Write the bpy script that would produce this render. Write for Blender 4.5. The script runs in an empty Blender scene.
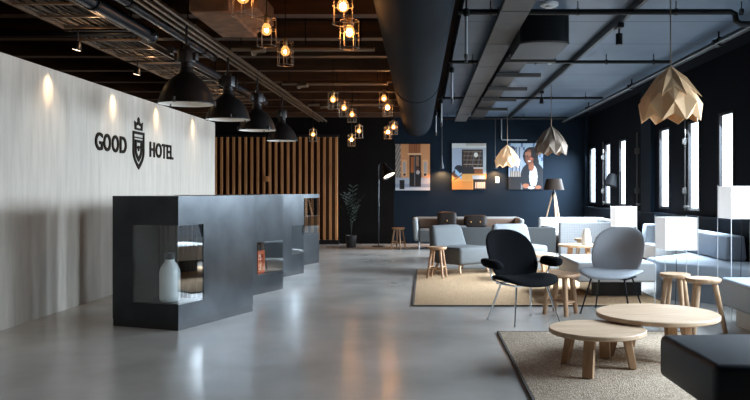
import bpy, bmesh, math, random
from mathutils import Vector, Matrix
random.seed(7)
PI = math.pi
S = bpy.context.scene
C = S.collection
V = Vector

# ------------------------------------------------------------------ camera, world, light, exposure
cam_d = bpy.data.cameras.new('camera')
cam_d.sensor_width = 36.0
cam_d.lens = 36.0 * 740 / 750
cam_d.shift_x = -50 / 750
cam_d.shift_y = -8 / 750
cam_d.clip_end = 200
cam = bpy.data.objects.new('camera', cam_d)
cam.location = (0, 0, 1.2)
cam.rotation_euler = (PI / 2, 0, 0)
C.objects.link(cam)
S.camera = cam

S.view_settings.view_transform = 'Standard'
S.view_settings.look = 'None'
S.view_settings.gamma = 1
S.view_settings.use_curve_mapping = False
S.view_settings.exposure = 0.0

W = bpy.data.worlds.new('world')
S.world = W
W.use_nodes = True
bg = W.node_tree.nodes['Background']
bg.inputs[0].default_value = (0.80, 0.90, 1.0, 1)
bg.inputs[1].default_value = 4.0

TILT = 0.6     # sky light falls inwards and down
DAY = (0.75, 0.875, 1.0)


def area(name, loc, rot, sx, sy, power, color):
    d = bpy.data.lights.new(name, 'AREA')
    d.shape = 'RECTANGLE'
    d.size = sx
    d.size_y = sy
    d.energy = power
    d.color = color
    d.spread = math.radians(125)
    o = bpy.data.objects.new(name, d)
    o.location = loc
    o.rotation_euler = rot
    C.objects.link(o)
    return o


XW = 3.75      # window plane
XL = 3.70      # lower wall face
YB = 17.2      # back wall
ZC = 2.95      # ceiling
WZ0, WZ1 = 0.97, 2.17
# (y0, y1) of every window in the right wall; the last ones stand beside and behind the camera
WINS = [(16.25, 16.77), (14.96, 15.37), (13.80, 14.23), (11.35, 11.80), (10.11, 10.51), (8.99, 9.40)]
NEAR = [(5.6, 6.9), (3.7, 5.0)]
for (a, b) in WINS:
    area('daylight', (XW + 0.30, (a + b) / 2 + 0.06, 1.60), (0, PI / 2 - TILT, 0), 1.35, b - a + 0.16, 400 if a > 14.5 else 290, DAY)
for (a, b) in NEAR:
    area('daylight', (XW + 0.30, (a + b) / 2, 1.60), (0, PI / 2 - TILT, 0), 1.35, b - a + 0.05, 145, DAY)


# ------------------------------------------------------------------ materials
def new_mat(name):
    m = bpy.data.materials.new(name)
    m.use_nodes = True
    nt = m.node_tree
    return m, nt, nt.nodes['Principled BSDF']


def P(name, col, rough=0.6, metal=0.0, spec=0.5, noise=0.0, nscale=20, bump=0.0, bscale=200, stretch=(1, 1, 1), coord='Object', emit=None, estr=0.0, sheen=0.0, coat=0.0):
    m, nt, b = new_mat(name)
    b.inputs['Base Color'].default_value = (*col, 1)
    b.inputs['Roughness'].default_value = rough
    b.inputs['Metallic'].default_value = metal
    b.inputs['Specular IOR Level'].default_value = spec
    if sheen:
        b.inputs['Sheen Weight'].default_value = sheen
    if coat:
        b.inputs['Coat Weight'].default_value = coat
    if emit:
        b.inputs['Emission Color'].default_value = (*emit, 1)
        b.inputs['Emission Strength'].default_value = estr
    if noise or bump:
        tc = nt.nodes.new('ShaderNodeTexCoord')
        mp = nt.nodes.new('ShaderNodeMapping')
        mp.inputs['Scale'].default_value = stretch
        nt.links.new(tc.outputs[coord], mp.inputs['Vector'])
    if noise:
        n = nt.nodes.new('ShaderNodeTexNoise')
        n.inputs['Scale'].default_value = nscale
        n.inputs['Detail'].default_value = 5
        nt.links.new(mp.outputs[0], n.inputs['Vector'])
        r = nt.nodes.new('ShaderNodeValToRGB')
        r.color_ramp.elements[0].position = 0.3
        r.color_ramp.elements[1].position = 0.7
        r.color_ramp.elements[0].color = (*[c * (1 - noise) for c in col], 1)
        r.color_ramp.elements[1].color = (*[min(1, c * (1 + noise)) for c in col], 1)
        nt.links.new(n.outputs[0], r.inputs[0])
        nt.links.new(r.outputs[0], b.inputs['Base Color'])
    if bump:
        n2 = nt.nodes.new('ShaderNodeTexNoise')
        n2.inputs['Scale'].default_value = bscale
        n2.inputs['Detail'].default_value = 3
        nt.links.new(mp.outputs[0], n2.inputs['Vector'])
        bp = nt.nodes.new('ShaderNodeBump')
        bp.inputs['Strength'].default_value = bump
        bp.inputs['Distance'].default_value = 0.01
        nt.links.new(n2.outputs[0], bp.inputs['Height'])
        nt.links.new(bp.outputs[0], b.inputs['Normal'])
    return m


def glass_mat(name, tint=(1, 1, 1), gloss=0.12, rough=0.0, const=False):
    m = bpy.data.materials.new(name)
    m.use_nodes = True
    nt = m.node_tree
    nt.nodes.clear()
    o = nt.nodes.new('ShaderNodeOutputMaterial')
    mx = nt.nodes.new('ShaderNodeMixShader')
    t = nt.nodes.new('ShaderNodeBsdfTransparent')
    t.inputs[0].default_value = (*tint, 1)
    g = nt.nodes.new('ShaderNodeBsdfGlossy')
    g.inputs['Roughness'].default_value = rough
    lw = nt.nodes.new('ShaderNodeLayerWeight')
    lw.inputs[0].default_value = gloss
    if const: mx.inputs[0].default_value = gloss
    else: nt.links.new(lw.outputs['Fresnel'], mx.inputs[0])
    nt.links.new(t.outputs[0], mx.inputs[1])
    nt.links.new(g.outputs[0], mx.inputs[2])
    nt.links.new(mx.outputs[0], o.inputs[0])
    return m


def wood_mat(name, c1, c2, rough=0.5, scale=(3, 3, 0.6), wscale=9):
    m, nt, b = new_mat(name)
    tc = nt.nodes.new('ShaderNodeTexCoord')
    mp = nt.nodes.new('ShaderNodeMapping')
    mp.inputs['Scale'].default_value = scale
    nt.links.new(tc.outputs['Object'], mp.inputs['Vector'])
    n = nt.nodes.new('ShaderNodeTexNoise')
    n.inputs['Scale'].default_value = wscale
    n.inputs['Detail'].default_value = 6
    n.inputs['Distortion'].default_value = 0.4
    nt.links.new(mp.outputs[0], n.inputs['Vector'])
    r = nt.nodes.new('ShaderNodeValToRGB')
    r.color_ramp.elements[0].position = 0.3
    r.color_ramp.elements[1].position = 0.72
    r.color_ramp.elements[0].color = (*c1, 1)
    r.color_ramp.elements[1].color = (*c2, 1)
    nt.links.new(n.outputs[0], r.inputs[0])
    nt.links.new(r.outputs[0], b.inputs['Base Color'])
    b.inputs['Roughness'].default_value = rough
    b.inputs['Specular IOR Level'].default_value = 0.3
    return m


M = {}
M['navy'] = P('navy_wall_paint', (0.0036, 0.0088, 0.016), 0.7, spec=0.12, noise=0.12, nscale=1.5)
M['navy_dark'] = P('dark_window_panel', (0.0025, 0.0035, 0.006), 0.8, spec=0.06)
M['black_wall'] = P('black_brown_wall', (0.0045, 0.0035, 0.003), 0.7, spec=0.08, noise=0.2, nscale=2)
M['brick'] = P('brown_far_wall', (0.20, 0.09, 0.04), 0.8, noise=0.35, nscale=3)
M['slat_back'] = P('brown_backing', (0.045, 0.018, 0.007), 0.7, spec=0.1)
M['timber'] = P('dark_timber', (0.060, 0.025, 0.009), 0.55, noise=0.5, nscale=5, stretch=(0.3, 2, 2))
M['deck'] = P('brown_deck', (0.014, 0.006, 0.003), 0.8, spec=0.1, noise=0.4, nscale=3, stretch=(0.3, 3, 1))
M['duct'] = P('dark_duct_paint', (0.007, 0.0105, 0.015), 0.75, spec=0.08, noise=0.15, nscale=2)
M['pipe_black'] = P('black_pipe', (0.004, 0.005, 0.006), 0.4, spec=0.25)
M['pipe_blue'] = P('blue_black_conduit', (0.010, 0.014, 0.020), 0.3, spec=0.5)
M['galv'] = P('grey_steel_tray', (0.080, 0.078, 0.076), 0.6, spec=0.2, metal=0.1, noise=0.1, nscale=8)
M['rail'] = P('warm_lit_rail', (0.22, 0.155, 0.105), 0.4, metal=0.7)  # warm, lightened metal colour carries the lamp glow and bounce on the rails
M['tray_cable'] = P('dusty_cables', (0.06, 0.042, 0.030), 0.6, noise=0.7, nscale=30, stretch=(6, 0.5, 1))
M['rust'] = P('rusty_duct', (0.20, 0.10, 0.05), 0.75, noise=0.5, nscale=6)
M['chrome'] = P('chrome', (0.75, 0.77, 0.79), 0.18, metal=1.0)
M['white_steel'] = P('pale_steel_rod', (0.70, 0.72, 0.74), 0.35)
M['dropper'] = P('pale_dropper_pipe', (0.33, 0.35, 0.37), 0.4, metal=0.3)
M['black_metal'] = P('black_metal', (0.006, 0.006, 0.007), 0.35, spec=0.3)
M['lamp_black'] = P('lamp_enamel', (0.006, 0.005, 0.005), 0.42, spec=0.3)
M['lamp_white'] = P('lamp_inner_white', (0.80, 0.76, 0.70), 0.5, emit=(1.0, 0.8, 0.6), estr=0.06)
M['cage'] = P('cage_wire', (0.20, 0.16, 0.12), 0.4, metal=0.5)
M['brass'] = P('brass_socket', (0.30, 0.18, 0.07), 0.35, metal=0.9)
M['fabric_black'] = P('black_wool', (0.003, 0.0035, 0.0045), 0.9, spec=0.08, noise=0.3, nscale=250, bump=0.2, bscale=500)
M['fabric_dark'] = P('charcoal_fabric', (0.012, 0.016, 0.022), 0.5, spec=0.6, noise=0.2, nscale=200, bump=0.1, bscale=500)
M['fabric_grey'] = P('light_grey_wool', (0.45, 0.48, 0.52), 0.9, spec=0.2, noise=0.10, nscale=160, bump=0.2, bscale=500)
M['fabric_sofa'] = P('grey_sofa_wool', (0.21, 0.215, 0.21), 0.9, spec=0.15, noise=0.1, nscale=160, bump=0.2, bscale=400)
M['fabric_pale'] = P('pale_grey_wool', (0.27, 0.285, 0.30), 0.9, spec=0.15, noise=0.1, nscale=160, bump=0.2, bscale=400)
M['fabric_mid'] = P('mid_grey_wool', (0.115, 0.120, 0.122), 0.9, spec=0.2, noise=0.15, nscale=160, bump=0.2, bscale=400)
M['fabric_white'] = P('pale_upholstery', (0.60, 0.61, 0.62), 0.9, noise=0.05, nscale=120, bump=0.15, bscale=400)
M['fabric_blue'] = P('blue_grey_upholstery', (0.32, 0.37, 0.43), 0.9, noise=0.08, nscale=120, bump=0.15, bscale=400)
M['leather'] = P('brown_leather', (0.013, 0.008, 0.006), 0.6, spec=0.2, noise=0.3, nscale=30)
M['button'] = P('brass_button', (0.85, 0.45, 0.15), 0.3, metal=0.8)
M['tan'] = P('tan_lining', (0.12, 0.07, 0.045), 0.8)
M['oak'] = wood_mat('pale_oak', (0.45, 0.31, 0.20), (0.62, 0.46, 0.32), 0.45, scale=(1.2, 9, 9), wscale=2.5)
M['oak_leg'] = wood_mat('oak_leg', (0.34, 0.20, 0.11), (0.50, 0.32, 0.19), 0.5, scale=(8, 8, 0.8), wscale=3)
M['stool_wood'] = wood_mat('stool_teak', (0.42, 0.26, 0.15), (0.62, 0.44, 0.29), 0.5, scale=(5, 5, 1.2), wscale=4)
M['stool_warm'] = wood_mat('stool_warm_teak', (0.26, 0.14, 0.075), (0.42, 0.25, 0.14), 0.5, scale=(5, 5, 1.2), wscale=4)
M['slat'] = wood_mat('slat_pine', (0.32, 0.13, 0.045), (0.50, 0.23, 0.085), 0.5, scale=(6, 6, 0.5), wscale=3)
M['paper'] = P('veneer_shade', (0.78, 0.50, 0.27), 0.65, noise=0.08, nscale=6)
M['paper_grey'] = P('grey_brown_shade', (0.19, 0.145, 0.11), 0.7, noise=0.1, nscale=6)
M['paper_lit'] = P('lit_veneer_shade', (0.78, 0.58, 0.38), 0.65, emit=(1.0, 0.62, 0.32), estr=0.35)
M['white_shade'] = P('white_lamp_shade', (0.93, 0.94, 0.94), 0.8, emit=(0.9, 0.95, 1.0), estr=0.45)
M['ceramic'] = P('white_ceramic', (0.90, 0.88, 0.84), 0.35)
M['grey_shade'] = P('grey_metal_shade', (0.05, 0.055, 0.065), 0.6)
M['taupe_shade'] = P('taupe_fabric_shade', (0.025, 0.017, 0.013), 0.8, spec=0.1)
M['white_plastic'] = P('white_plastic', (0.75, 0.74, 0.70), 0.4)
M['pot'] = P('dark_pot', (0.015, 0.016, 0.018), 0.5)
M['leaf'] = P('dark_leaf', (0.006, 0.010, 0.005), 0.6, spec=0.2)
M['orange'] = P('orange_lacquer', (0.75, 0.12, 0.03), 0.4)
M['cream'] = P('cream_card', (0.70, 0.55, 0.42), 0.6)
M['letter'] = P('bronze_black_letters', (0.012, 0.008, 0.005), 0.7, spec=0.1)
M['glass'] = glass_mat('clear_glass', (0.93, 0.96, 0.97), 0.28, 0.0, True)
M['glass_front'] = glass_mat('clear_front_glass', (0.93, 0.96, 0.97), 0.06, 0.0, True)
M['win_glass'] = glass_mat('window_glass', (0.97, 0.99, 1.0), 0.08, 0.0, True)
M['niche'] = P('niche_lining', (0.016, 0.013, 0.012), 0.4)
M['niche_light'] = P('niche_floor', (0.03, 0.03, 0.03), 0.4)
M['bulb'] = P('glowing_bulb', (1, 0.7, 0.4), 0.3, emit=(1.0, 0.52, 0.20), estr=110)
M['bulb_hot'] = P('bright_glowing_bulb', (1, 0.8, 0.5), 0.3, emit=(1.0, 0.55, 0.24), estr=220)
M['spot_face'] = P('spot_lens', (1, 0.9, 0.8), 0.3, emit=(1.0, 0.75, 0.5), estr=6)
M['disc_light'] = P('white_ceiling_disc', (0.85, 0.88, 0.9), 0.5)
M['lamp_glow'] = P('lit_lamp_inner', (1, 0.85, 0.7), 0.5, emit=(1.0, 0.78, 0.58), estr=2.5)


def envelope_mat():
    m = bpy.data.materials.new('amber_bulb_glass')
    m.use_nodes = True
    nt = m.node_tree
    nt.nodes.clear()
    o = nt.nodes.new('ShaderNodeOutputMaterial')
    a = nt.nodes.new('ShaderNodeAddShader')
    t = nt.nodes.new('ShaderNodeBsdfTransparent')
    t.inputs[0].default_value = (0.95, 0.72, 0.45, 1)
    e = nt.nodes.new('ShaderNodeEmission')
    e.inputs[0].default_value = (1.0, 0.50, 0.16, 1)
    e.inputs[1].default_value = 0.75
    nt.links.new(t.outputs[0], a.inputs[0]); nt.links.new(e.outputs[0], a.inputs[1]); nt.links.new(a.outputs[0], o.inputs[0])
    return m


M['envelope'] = envelope_mat()


def steel_mat():
    m, nt, b = new_mat('blackened_steel')
    tc = nt.nodes.new('ShaderNodeTexCoord')
    n = nt.nodes.new('ShaderNodeTexNoise')
    n.inputs['Scale'].default_value = 2.5
    n.inputs['Detail'].default_value = 6
    nt.links.new(tc.outputs['Object'], n.inputs['Vector'])
    r = nt.nodes.new('ShaderNodeValToRGB')
    r.color_ramp.elements[0].position = 0.3
    r.color_ramp.elements[1].position = 0.75
    r.color_ramp.elements[0].color = (0.018, 0.021, 0.024, 1)
    r.color_ramp.elements[1].color = (0.046, 0.050, 0.054, 1)
    nt.links.new(n.outputs[0], r.inputs[0])
    nt.links.new(r.outputs[0], b.inputs['Base Color'])
    b.inputs['Metallic'].default_value = 0.85
    b.inputs['Roughness'].default_value = 0.29
    return m


def floor_mat():
    m, nt, b = new_mat('polished_concrete')
    tc = nt.nodes.new('ShaderNodeTexCoord')
    n = nt.nodes.new('ShaderNodeTexNoise')
    n.inputs['Scale'].default_value = 0.9
    n.inputs['Detail'].default_value = 4
    n.inputs['Roughness'].default_value = 0.5
    nt.links.new(tc.outputs['Object'], n.inputs['Vector'])
    r = nt.nodes.new('ShaderNodeValToRGB')
    r.color_ramp.elements[0].position = 0.3
    r.color_ramp.elements[1].position = 0.7
    r.color_ramp.elements[0].color = (0.29, 0.275, 0.25, 1)
    r.color_ramp.elements[1].color = (0.43, 0.41, 0.378, 1)
    nt.links.new(n.outputs[0], r.inputs[0])
    nt.links.new(r.outputs[0], b.inputs['Base Color'])
    mr = nt.nodes.new('ShaderNodeMapRange')
    mr.inputs['To Min'].default_value = 0.14
    mr.inputs['To Max'].default_value = 0.30
    nt.links.new(n.outputs[0], mr.inputs['Value'])
    nt.links.new(mr.outputs[0], b.inputs['Roughness'])
    b.inputs['Specular IOR Level'].default_value = 0.6
    n2 = nt.nodes.new('ShaderNodeTexNoise'); n2.inputs['Scale'].default_value = 2.2; n2.inputs['Detail'].default_value = 3
    nt.links.new(tc.outputs['Object'], n2.inputs['Vector'])
    bp = nt.nodes.new('ShaderNodeBump'); bp.inputs['Strength'].default_value = 0.12; bp.inputs['Distance'].default_value = 0.05
    nt.links.new(n2.outputs[0], bp.inputs['Height']); nt.links.new(bp.outputs[0], b.inputs['Normal'])
    return m


def wall_panel_mat():
    m, nt, b = new_mat('limewashed_board')
    tc = nt.nodes.new('ShaderNodeTexCoord')
    mp = nt.nodes.new('ShaderNodeMapping')
    mp.inputs['Scale'].default_value = (1, 3.0, 0.35)
    nt.links.new(tc.outputs['Object'], mp.inputs['Vector'])
    n = nt.nodes.new('ShaderNodeTexNoise')
    n.inputs['Scale'].default_value = 3.5
    n.inputs['Detail'].default_value = 8
    n.inputs['Roughness'].default_value = 0.65
    nt.links.new(mp.outputs[0], n.inputs['Vector'])
    r = nt.nodes.new('ShaderNodeValToRGB')
    r.color_ramp.elements[0].position = 0.25
    r.color_ramp.elements[1].position = 0.75
    r.color_ramp.elements[0].color = (0.37, 0.33, 0.28, 1)
    r.color_ramp.elements[1].color = (0.53, 0.48, 0.415, 1)
    nt.links.new(n.outputs[0], r.inputs[0])
    nt.links.new(r.outputs[0], b.inputs['Base Color'])
    b.inputs['Roughness'].default_value = 0.6
    b.inputs['Specular IOR Level'].default_value = 0.3
    return m


def ceiling_panel_mat():
    m, nt, b = new_mat('blue_grey_ceiling_panels')
    tc = nt.nodes.new('ShaderNodeTexCoord')
    sp = nt.nodes.new('ShaderNodeSeparateXYZ')
    nt.links.new(tc.outputs['Object'], sp.inputs[0])
    md = nt.nodes.new('ShaderNodeMath'); md.operation = 'PINGPONG'
    md.inputs[1].default_value = 0.575
    ad = nt.nodes.new('ShaderNodeMath'); ad.operation = 'ADD'; ad.inputs[1].default_value = 20 * 1.15 - 7.6
    nt.links.new(sp.outputs[1], ad.inputs[0])
    nt.links.new(ad.outputs[0], md.inputs[0])
    lt = nt.nodes.new('ShaderNodeMath'); lt.operation = 'LESS_THAN'; lt.inputs[1].default_value = 0.012
    nt.links.new(md.outputs[0], lt.inputs[0])
    n = nt.nodes.new('ShaderNodeTexNoise'); n.inputs['Scale'].default_value = 1.2; n.inputs['Detail'].default_value = 6
    nt.links.new(tc.outputs['Object'], n.inputs['Vector'])
    r = nt.nodes.new('ShaderNodeValToRGB')
    r.color_ramp.elements[0].position = 0.3; r.color_ramp.elements[1].position = 0.7
    r.color_ramp.elements[0].color = (0.085, 0.125, 0.18, 1); r.color_ramp.elements[1].color = (0.115, 0.165, 0.23, 1)
    nt.links.new(n.outputs[0], r.inputs[0])
    mx = nt.nodes.new('ShaderNodeMixRGB')
    nt.links.new(lt.outputs[0], mx.inputs[0])
    nt.links.new(r.outputs[0], mx.inputs[1])
    mx.inputs[2].default_value = (0.01, 0.012, 0.016, 1)
    nt.links.new(mx.outputs[0], b.inputs['Base Color'])
    b.inputs['Roughness'].default_value = 0.45
    return m


def rug_mat(name, c1, c2, scale):
    m, nt, b = new_mat(name)
    tc = nt.nodes.new('ShaderNodeTexCoord')
    v = nt.nodes.new('ShaderNodeTexVoronoi')
    v.inputs['Scale'].default_value = scale
    nt.links.new(tc.outputs['Object'], v.inputs['Vector'])
    n = nt.nodes.new('ShaderNodeTexNoise'); n.inputs['Scale'].default_value = scale * 0.5; n.inputs['Detail'].default_value = 6
    nt.links.new(tc.outputs['Object'], n.inputs['Vector'])
    mx = nt.nodes.new('ShaderNodeMixRGB'); mx.inputs[0].default_value = 0.4
    nt.links.new(v.outputs['Color'], mx.inputs[1]); nt.links.new(n.outputs[0], mx.inputs[2])
    bw = nt.nodes.new('ShaderNodeRGBToBW'); nt.links.new(mx.outputs[0], bw.inputs[0])
    r = nt.nodes.new('ShaderNodeValToRGB')
    r.color_ramp.elements[0].position = 0.3; r.color_ramp.elements[1].position = 0.65
    r.color_ramp.elements[0].color = (*c1, 1); r.color_ramp.elements[1].color = (*c2, 1)
    nt.links.new(bw.outputs[0], r.inputs[0])
    nt.links.new(r.outputs[0], b.inputs['Base Color'])
    b.inputs['Roughness'].default_value = 0.95
    b.inputs['Specular IOR Level'].default_value = 0.1
    bp = nt.nodes.new('ShaderNodeBump'); bp.inputs['Strength'].default_value = 0.6; bp.inputs['Distance'].default_value = 0.01
    nt.links.new(v.outputs['Distance'], bp.inputs['Height']); nt.links.new(bp.outputs[0], b.inputs['Normal'])
    return m


def quilt_mat():
    m, nt, b = new_mat('white_quilted_fabric')
    tc = nt.nodes.new('ShaderNodeTexCoord')
    mp = nt.nodes.new('ShaderNodeMapping')
    mp.inputs['Rotation'].default_value = (0, PI / 4, 0)
    nt.links.new(tc.outputs['Object'], mp.inputs['Vector'])
    ck = nt.nodes.new('ShaderNodeTexChecker')
    ck.inputs['Scale'].default_value = 48
    ck.inputs[1].default_value = (0.72, 0.74, 0.76, 1)
    ck.inputs[2].default_value = (0.60, 0.62, 0.65, 1)
    nt.links.new(mp.outputs[0], ck.inputs['Vector'])
    nt.links.new(ck.outputs[0], b.inputs['Base Color'])
    b.inputs['Roughness'].default_value = 0.85
    bp = nt.nodes.new('ShaderNodeBump'); bp.inputs['Strength'].default_value = 0.5; bp.inputs['Distance'].default_value = 0.01
    nt.links.new(ck.outputs[1], bp.inputs['Height']); nt.links.new(bp.outputs[0], b.inputs['Normal'])
    return m


M['steel'] = steel_mat()
M['floor'] = floor_mat()
M['panel'] = wall_panel_mat()
M['ceil'] = ceiling_panel_mat()
M['rug_tan'] = rug_mat('tan_loop_rug', (0.42, 0.27, 0.15), (0.72, 0.50, 0.31), 130)
M['rug_grey'] = rug_mat('oatmeal_loop_rug', (0.28, 0.215, 0.155), (0.54, 0.44, 0.335), 110)
M['rug_edge'] = P('dark_rug_binding', (0.06, 0.05, 0.045), 0.9)
M['quilt'] = quilt_mat()


# ------------------------------------------------------------------ mesh builder
class MB:
    def __init__(s, mtx=None):
        s.bm = bmesh.new()
        s.m = mtx or Matrix()

    def _add(s, verts, faces):
        vs = [s.bm.verts.new(s.m @ V(v)) for v in verts]
        fs = []
        for f in faces:
            try:
                fs.append(s.bm.faces.new([vs[i] for i in f]))
            except ValueError:
                pass
        return vs, fs

    def hexa(s, v8, bevel=0.0, seg=3):
        """v8: bottom 4 ccw, top 4 ccw"""
        f = [(3, 2, 1, 0), (4, 5, 6, 7), (0, 1, 5, 4), (1, 2, 6, 5), (2, 3, 7, 6), (3, 0, 4, 7)]
        if bevel <= 0:
            s._add(v8, f)
            return s
        t = bmesh.new()
        vs = [t.verts.new(V(v)) for v in v8]
        for q in f:
            t.faces.new([vs[i] for i in q])
        bmesh.ops.bevel(t, geom=t.edges[:], offset=bevel, segments=seg, profile=0.5, affect='EDGES', clamp_overlap=True)
        s.merge(t)
        return s

    def merge(s, t):
        t.verts.index_update()
        s._add([v.co[:] for v in t.verts], [[v.index for v in f.verts] for f in t.faces])
        t.free()

    def box(s, x0, x1, y0, y1, z0, z1, bevel=0.0, seg=3):
        return s.hexa([(x0, y0, z0), (x1, y0, z0), (x1, y1, z0), (x0, y1, z0),
                       (x0, y0, z1), (x1, y0, z1), (x1, y1, z1), (x0, y1, z1)], bevel, seg)

    def prism(s, pts, z0, z1, bevel=0.0, seg=3):
        n = len(pts)
        t = bmesh.new()
        lo = [t.verts.new((p[0], p[1], z0)) for p in pts]
        hi = [t.verts.new((p[0], p[1], z1)) for p in pts]
        t.faces.new(lo[::-1]); t.faces.new(hi)
        for i in range(n):
            j = (i + 1) % n
            t.faces.new((lo[i], lo[j], hi[j], hi[i]))
        if bevel > 0:
            bmesh.ops.bevel(t, geom=t.edges[:], offset=bevel, segments=seg, profile=0.5, affect='EDGES', clamp_overlap=True)
        s.merge(t)
        return s

    def cyl(s, a, b, r0, r1=None, n=12, caps=True):
        r1 = r0 if r1 is None else r1
        a, b = V(a), V(b)
        d = (b - a).normalized()
        u = d.orthogonal().normalized()
        w = d.cross(u)
        vs = []
        for c, r in ((a, r0), (b, r1)):
            for i in range(n):
                t = 2 * PI * i / n
                vs.append(c + u * (r * math.cos(t)) + w * (r * math.sin(t)))
        f = [(i, (i + 1) % n, n + (i + 1) % n, n + i) for i in range(n)]
        if caps:
            f += [tuple(range(n))[::-1], tuple(range(n, 2 * n))]
        s._add(vs, f)
        return s

    def beam(s, a, b, w, d, up=(0, 0, 1)):
        """rectangular bar from a to b"""
        a, b = V(a), V(b)
        t = (b - a).normalized()
        u = t.cross(V(up))
        if u.length < 1e-4:
            u = V((1, 0, 0))
        u.normalize()
        k = u.cross(t).normalized()
        q = [(-w / 2, -d / 2), (w / 2, -d / 2), (w / 2, d / 2), (-w / 2, d / 2)]
        s.hexa([a + u * x + k * y for x, y in q] + [b + u * x + k * y for x, y in q])
        return s

    def tube(s, path, r, n=8, closed=False):
        path = [V(p) for p in path]
        L = len(path)
        rings = []
        u = None
        for i, p in enumerate(path):
            if closed:
                t = (path[(i + 1) % L] - path[i - 1]).normalized()
            else:
                t = (path[min(i + 1, L - 1)] - path[max(i - 1, 0)]).normalized()
            if u is None:
                u = t.orthogonal().normalized()
            else:
                u = (u - t * u.dot(t))
                u = u.normalized() if u.length > 1e-5 else t.orthogonal().normalized()
            w = t.cross(u)
            rings.append([p + u * (r * math.cos(2 * PI * k / n)) + w * (r * math.sin(2 * PI * k / n)) for k in range(n)])
        vs = [v for g in rings for v in g]
        f = []
        for i in range(L if closed else L - 1):
            j = (i + 1) % L
            for k in range(n):
                f.append((i * n + k, i * n + (k + 1) % n, j * n + (k + 1) % n, j * n + k))
        if not closed:
            f += [tuple(range(n))[::-1], tuple(range((L - 1) * n, L * n))]
        s._add(vs, f)
        return s

    def lathe(s, prof, n=32, c=(0, 0, 0), caps=True):
        """prof: list of (r,z)"""
        vs = []
        for r, z in prof:
            for i in range(n):
                t = 2 * PI * i / n
                vs.append((c[0] + r * math.cos(t), c[1] + r * math.sin(t), c[2] + z))
        f = []
        for k in range(len(prof) - 1):
            for i in range(n):
                f.append((k * n + i, k * n + (i + 1) % n, (k + 1) * n + (i + 1) % n, (k + 1) * n + i))
        if caps:
            if prof[0][0] > 1e-4: f.append(tuple(range(n))[::-1])
            if prof[-1][0] > 1e-4: f.append(tuple(range((len(prof) - 1) * n, len(prof) * n)))
        s._add(vs, f)
        return s

    def sphere(s, c, r, n=12, sz=1.0):
        prof = [(max(1e-5, r * math.sin(PI * k / n)), -r * sz * math.cos(PI * k / n)) for k in range(n + 1)]
        return s.lathe(prof, n * 2, c, caps=False)

    def pad(s, a, b, e, fn, t, n=48, rings=9):
        """cushion-like shell: superellipse (half sizes a,b, exponent e); fn(x,y)->centre point, normal; thickness t"""
        grid = {}
        vs = []
        f = []
        for side in (1, -1):
            for k in range(rings + 1):
                q = math.sin(PI / 2 * k / rings)
                for i in range(n):
                    if k == 0 and i > 0:
                        grid[(side, k, i)] = grid[(side, 0, 0)]
                        continue
                    if k == rings and side == -1:
                        grid[(side, k, i)] = grid[(1, k, i)]
                        continue
                    th = 2 * PI * i / n
                    cx, sy = math.cos(th), math.sin(th)
                    x = a * q * math.copysign(abs(cx) ** (2 / e), cx)
                    y = b * q * math.copysign(abs(sy) ** (2 / e), sy)
                    p, nn = fn(x, y)
                    h = t * 0.5 * max(0.0, 1 - q ** 6) ** 0.5
                    grid[(side, k, i)] = len(vs)
                    vs.append(V(p) + V(nn).normalized() * (h * side))
        for side in (1, -1):
            for k in range(rings):
                for i in range(n):
                    j = (i + 1) % n
                    q4 = [grid[(side, k, i)], grid[(side, k + 1, i)], grid[(side, k + 1, j)], grid[(side, k, j)]]
                    if side == -1: q4 = q4[::-1]
                    q = []
                    for z in q4:
                        if z not in q: q.append(z)
                    if len(q) > 2: f.append(q)
        s._add(vs, f)
        return s

    def build(s, name, mat, parent=None, sharp=38, flat=False):
        bm = s.bm
        bmesh.ops.recalc_face_normals(bm, faces=bm.faces[:])
        if not flat:
            for f in bm.faces: f.smooth = True
            lim = math.radians(sharp)
            for e in bm.edges:
                if len(e.link_faces) != 2 or e.calc_face_angle(0) > lim:
                    e.smooth = False
        me = bpy.data.meshes.new(name)
        bm.to_mesh(me)
        bm.free()
        me.materials.append(M[mat] if isinstance(mat, str) else mat)
        o = bpy.data.objects.new(name, me)
        C.objects.link(o)
        if parent is not None: o.parent = parent
        return o


def thing(name, label, cat, loc=(0, 0, 0), rz=0, group=None):
    o = bpy.data.objects.new(name, None)
    o.empty_display_size = 0.1
    o.location = loc
    o.rotation_euler = (0, 0, rz)
    C.objects.link(o)
    return tag(o, label, cat, group)


def tag(o, label, cat, group=None):
    o['label'] = label
    o['category'] = cat
    if group: o['group'] = group
    return o


def struct(o):
    o['kind'] = 'structure'
    return o


def dup(o, loc=None, rz=None, label=None, parent=None):
    c = o.copy()
    C.objects.link(c)
    if parent is not None: c.parent = parent
    if loc is not None: c.location = loc
    if rz is not None: c.rotation_euler = (0, 0, rz)
    if label: c['label'] = label
    for ch in list(o.children): dup(ch, parent=c)
    return c


def point(name, loc, power, col, r=0.05, parent=None):
    d = bpy.data.lights.new(name, 'POINT')
    d.energy = power; d.color = col; d.shadow_soft_size = r
    o = bpy.data.objects.new(name, d)
    o.location = loc
    C.objects.link(o)
    if parent is not None: o.parent = parent
    return o


def spot(name, loc, target, power, col, angle, blend=0.6, r=0.03, parent=None):
    d = bpy.data.lights.new(name, 'SPOT')
    d.energy = power; d.color = col; d.spot_size = math.radians(angle); d.spot_blend = blend; d.shadow_soft_size = r
    o = bpy.data.objects.new(name, d)
    o.location = loc
    o.rotation_euler = (V(target) - V(loc)).to_track_quat('-Z', 'Y').to_euler()
    C.objects.link(o)
    if parent is not None: o.parent = parent
    return o


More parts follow.
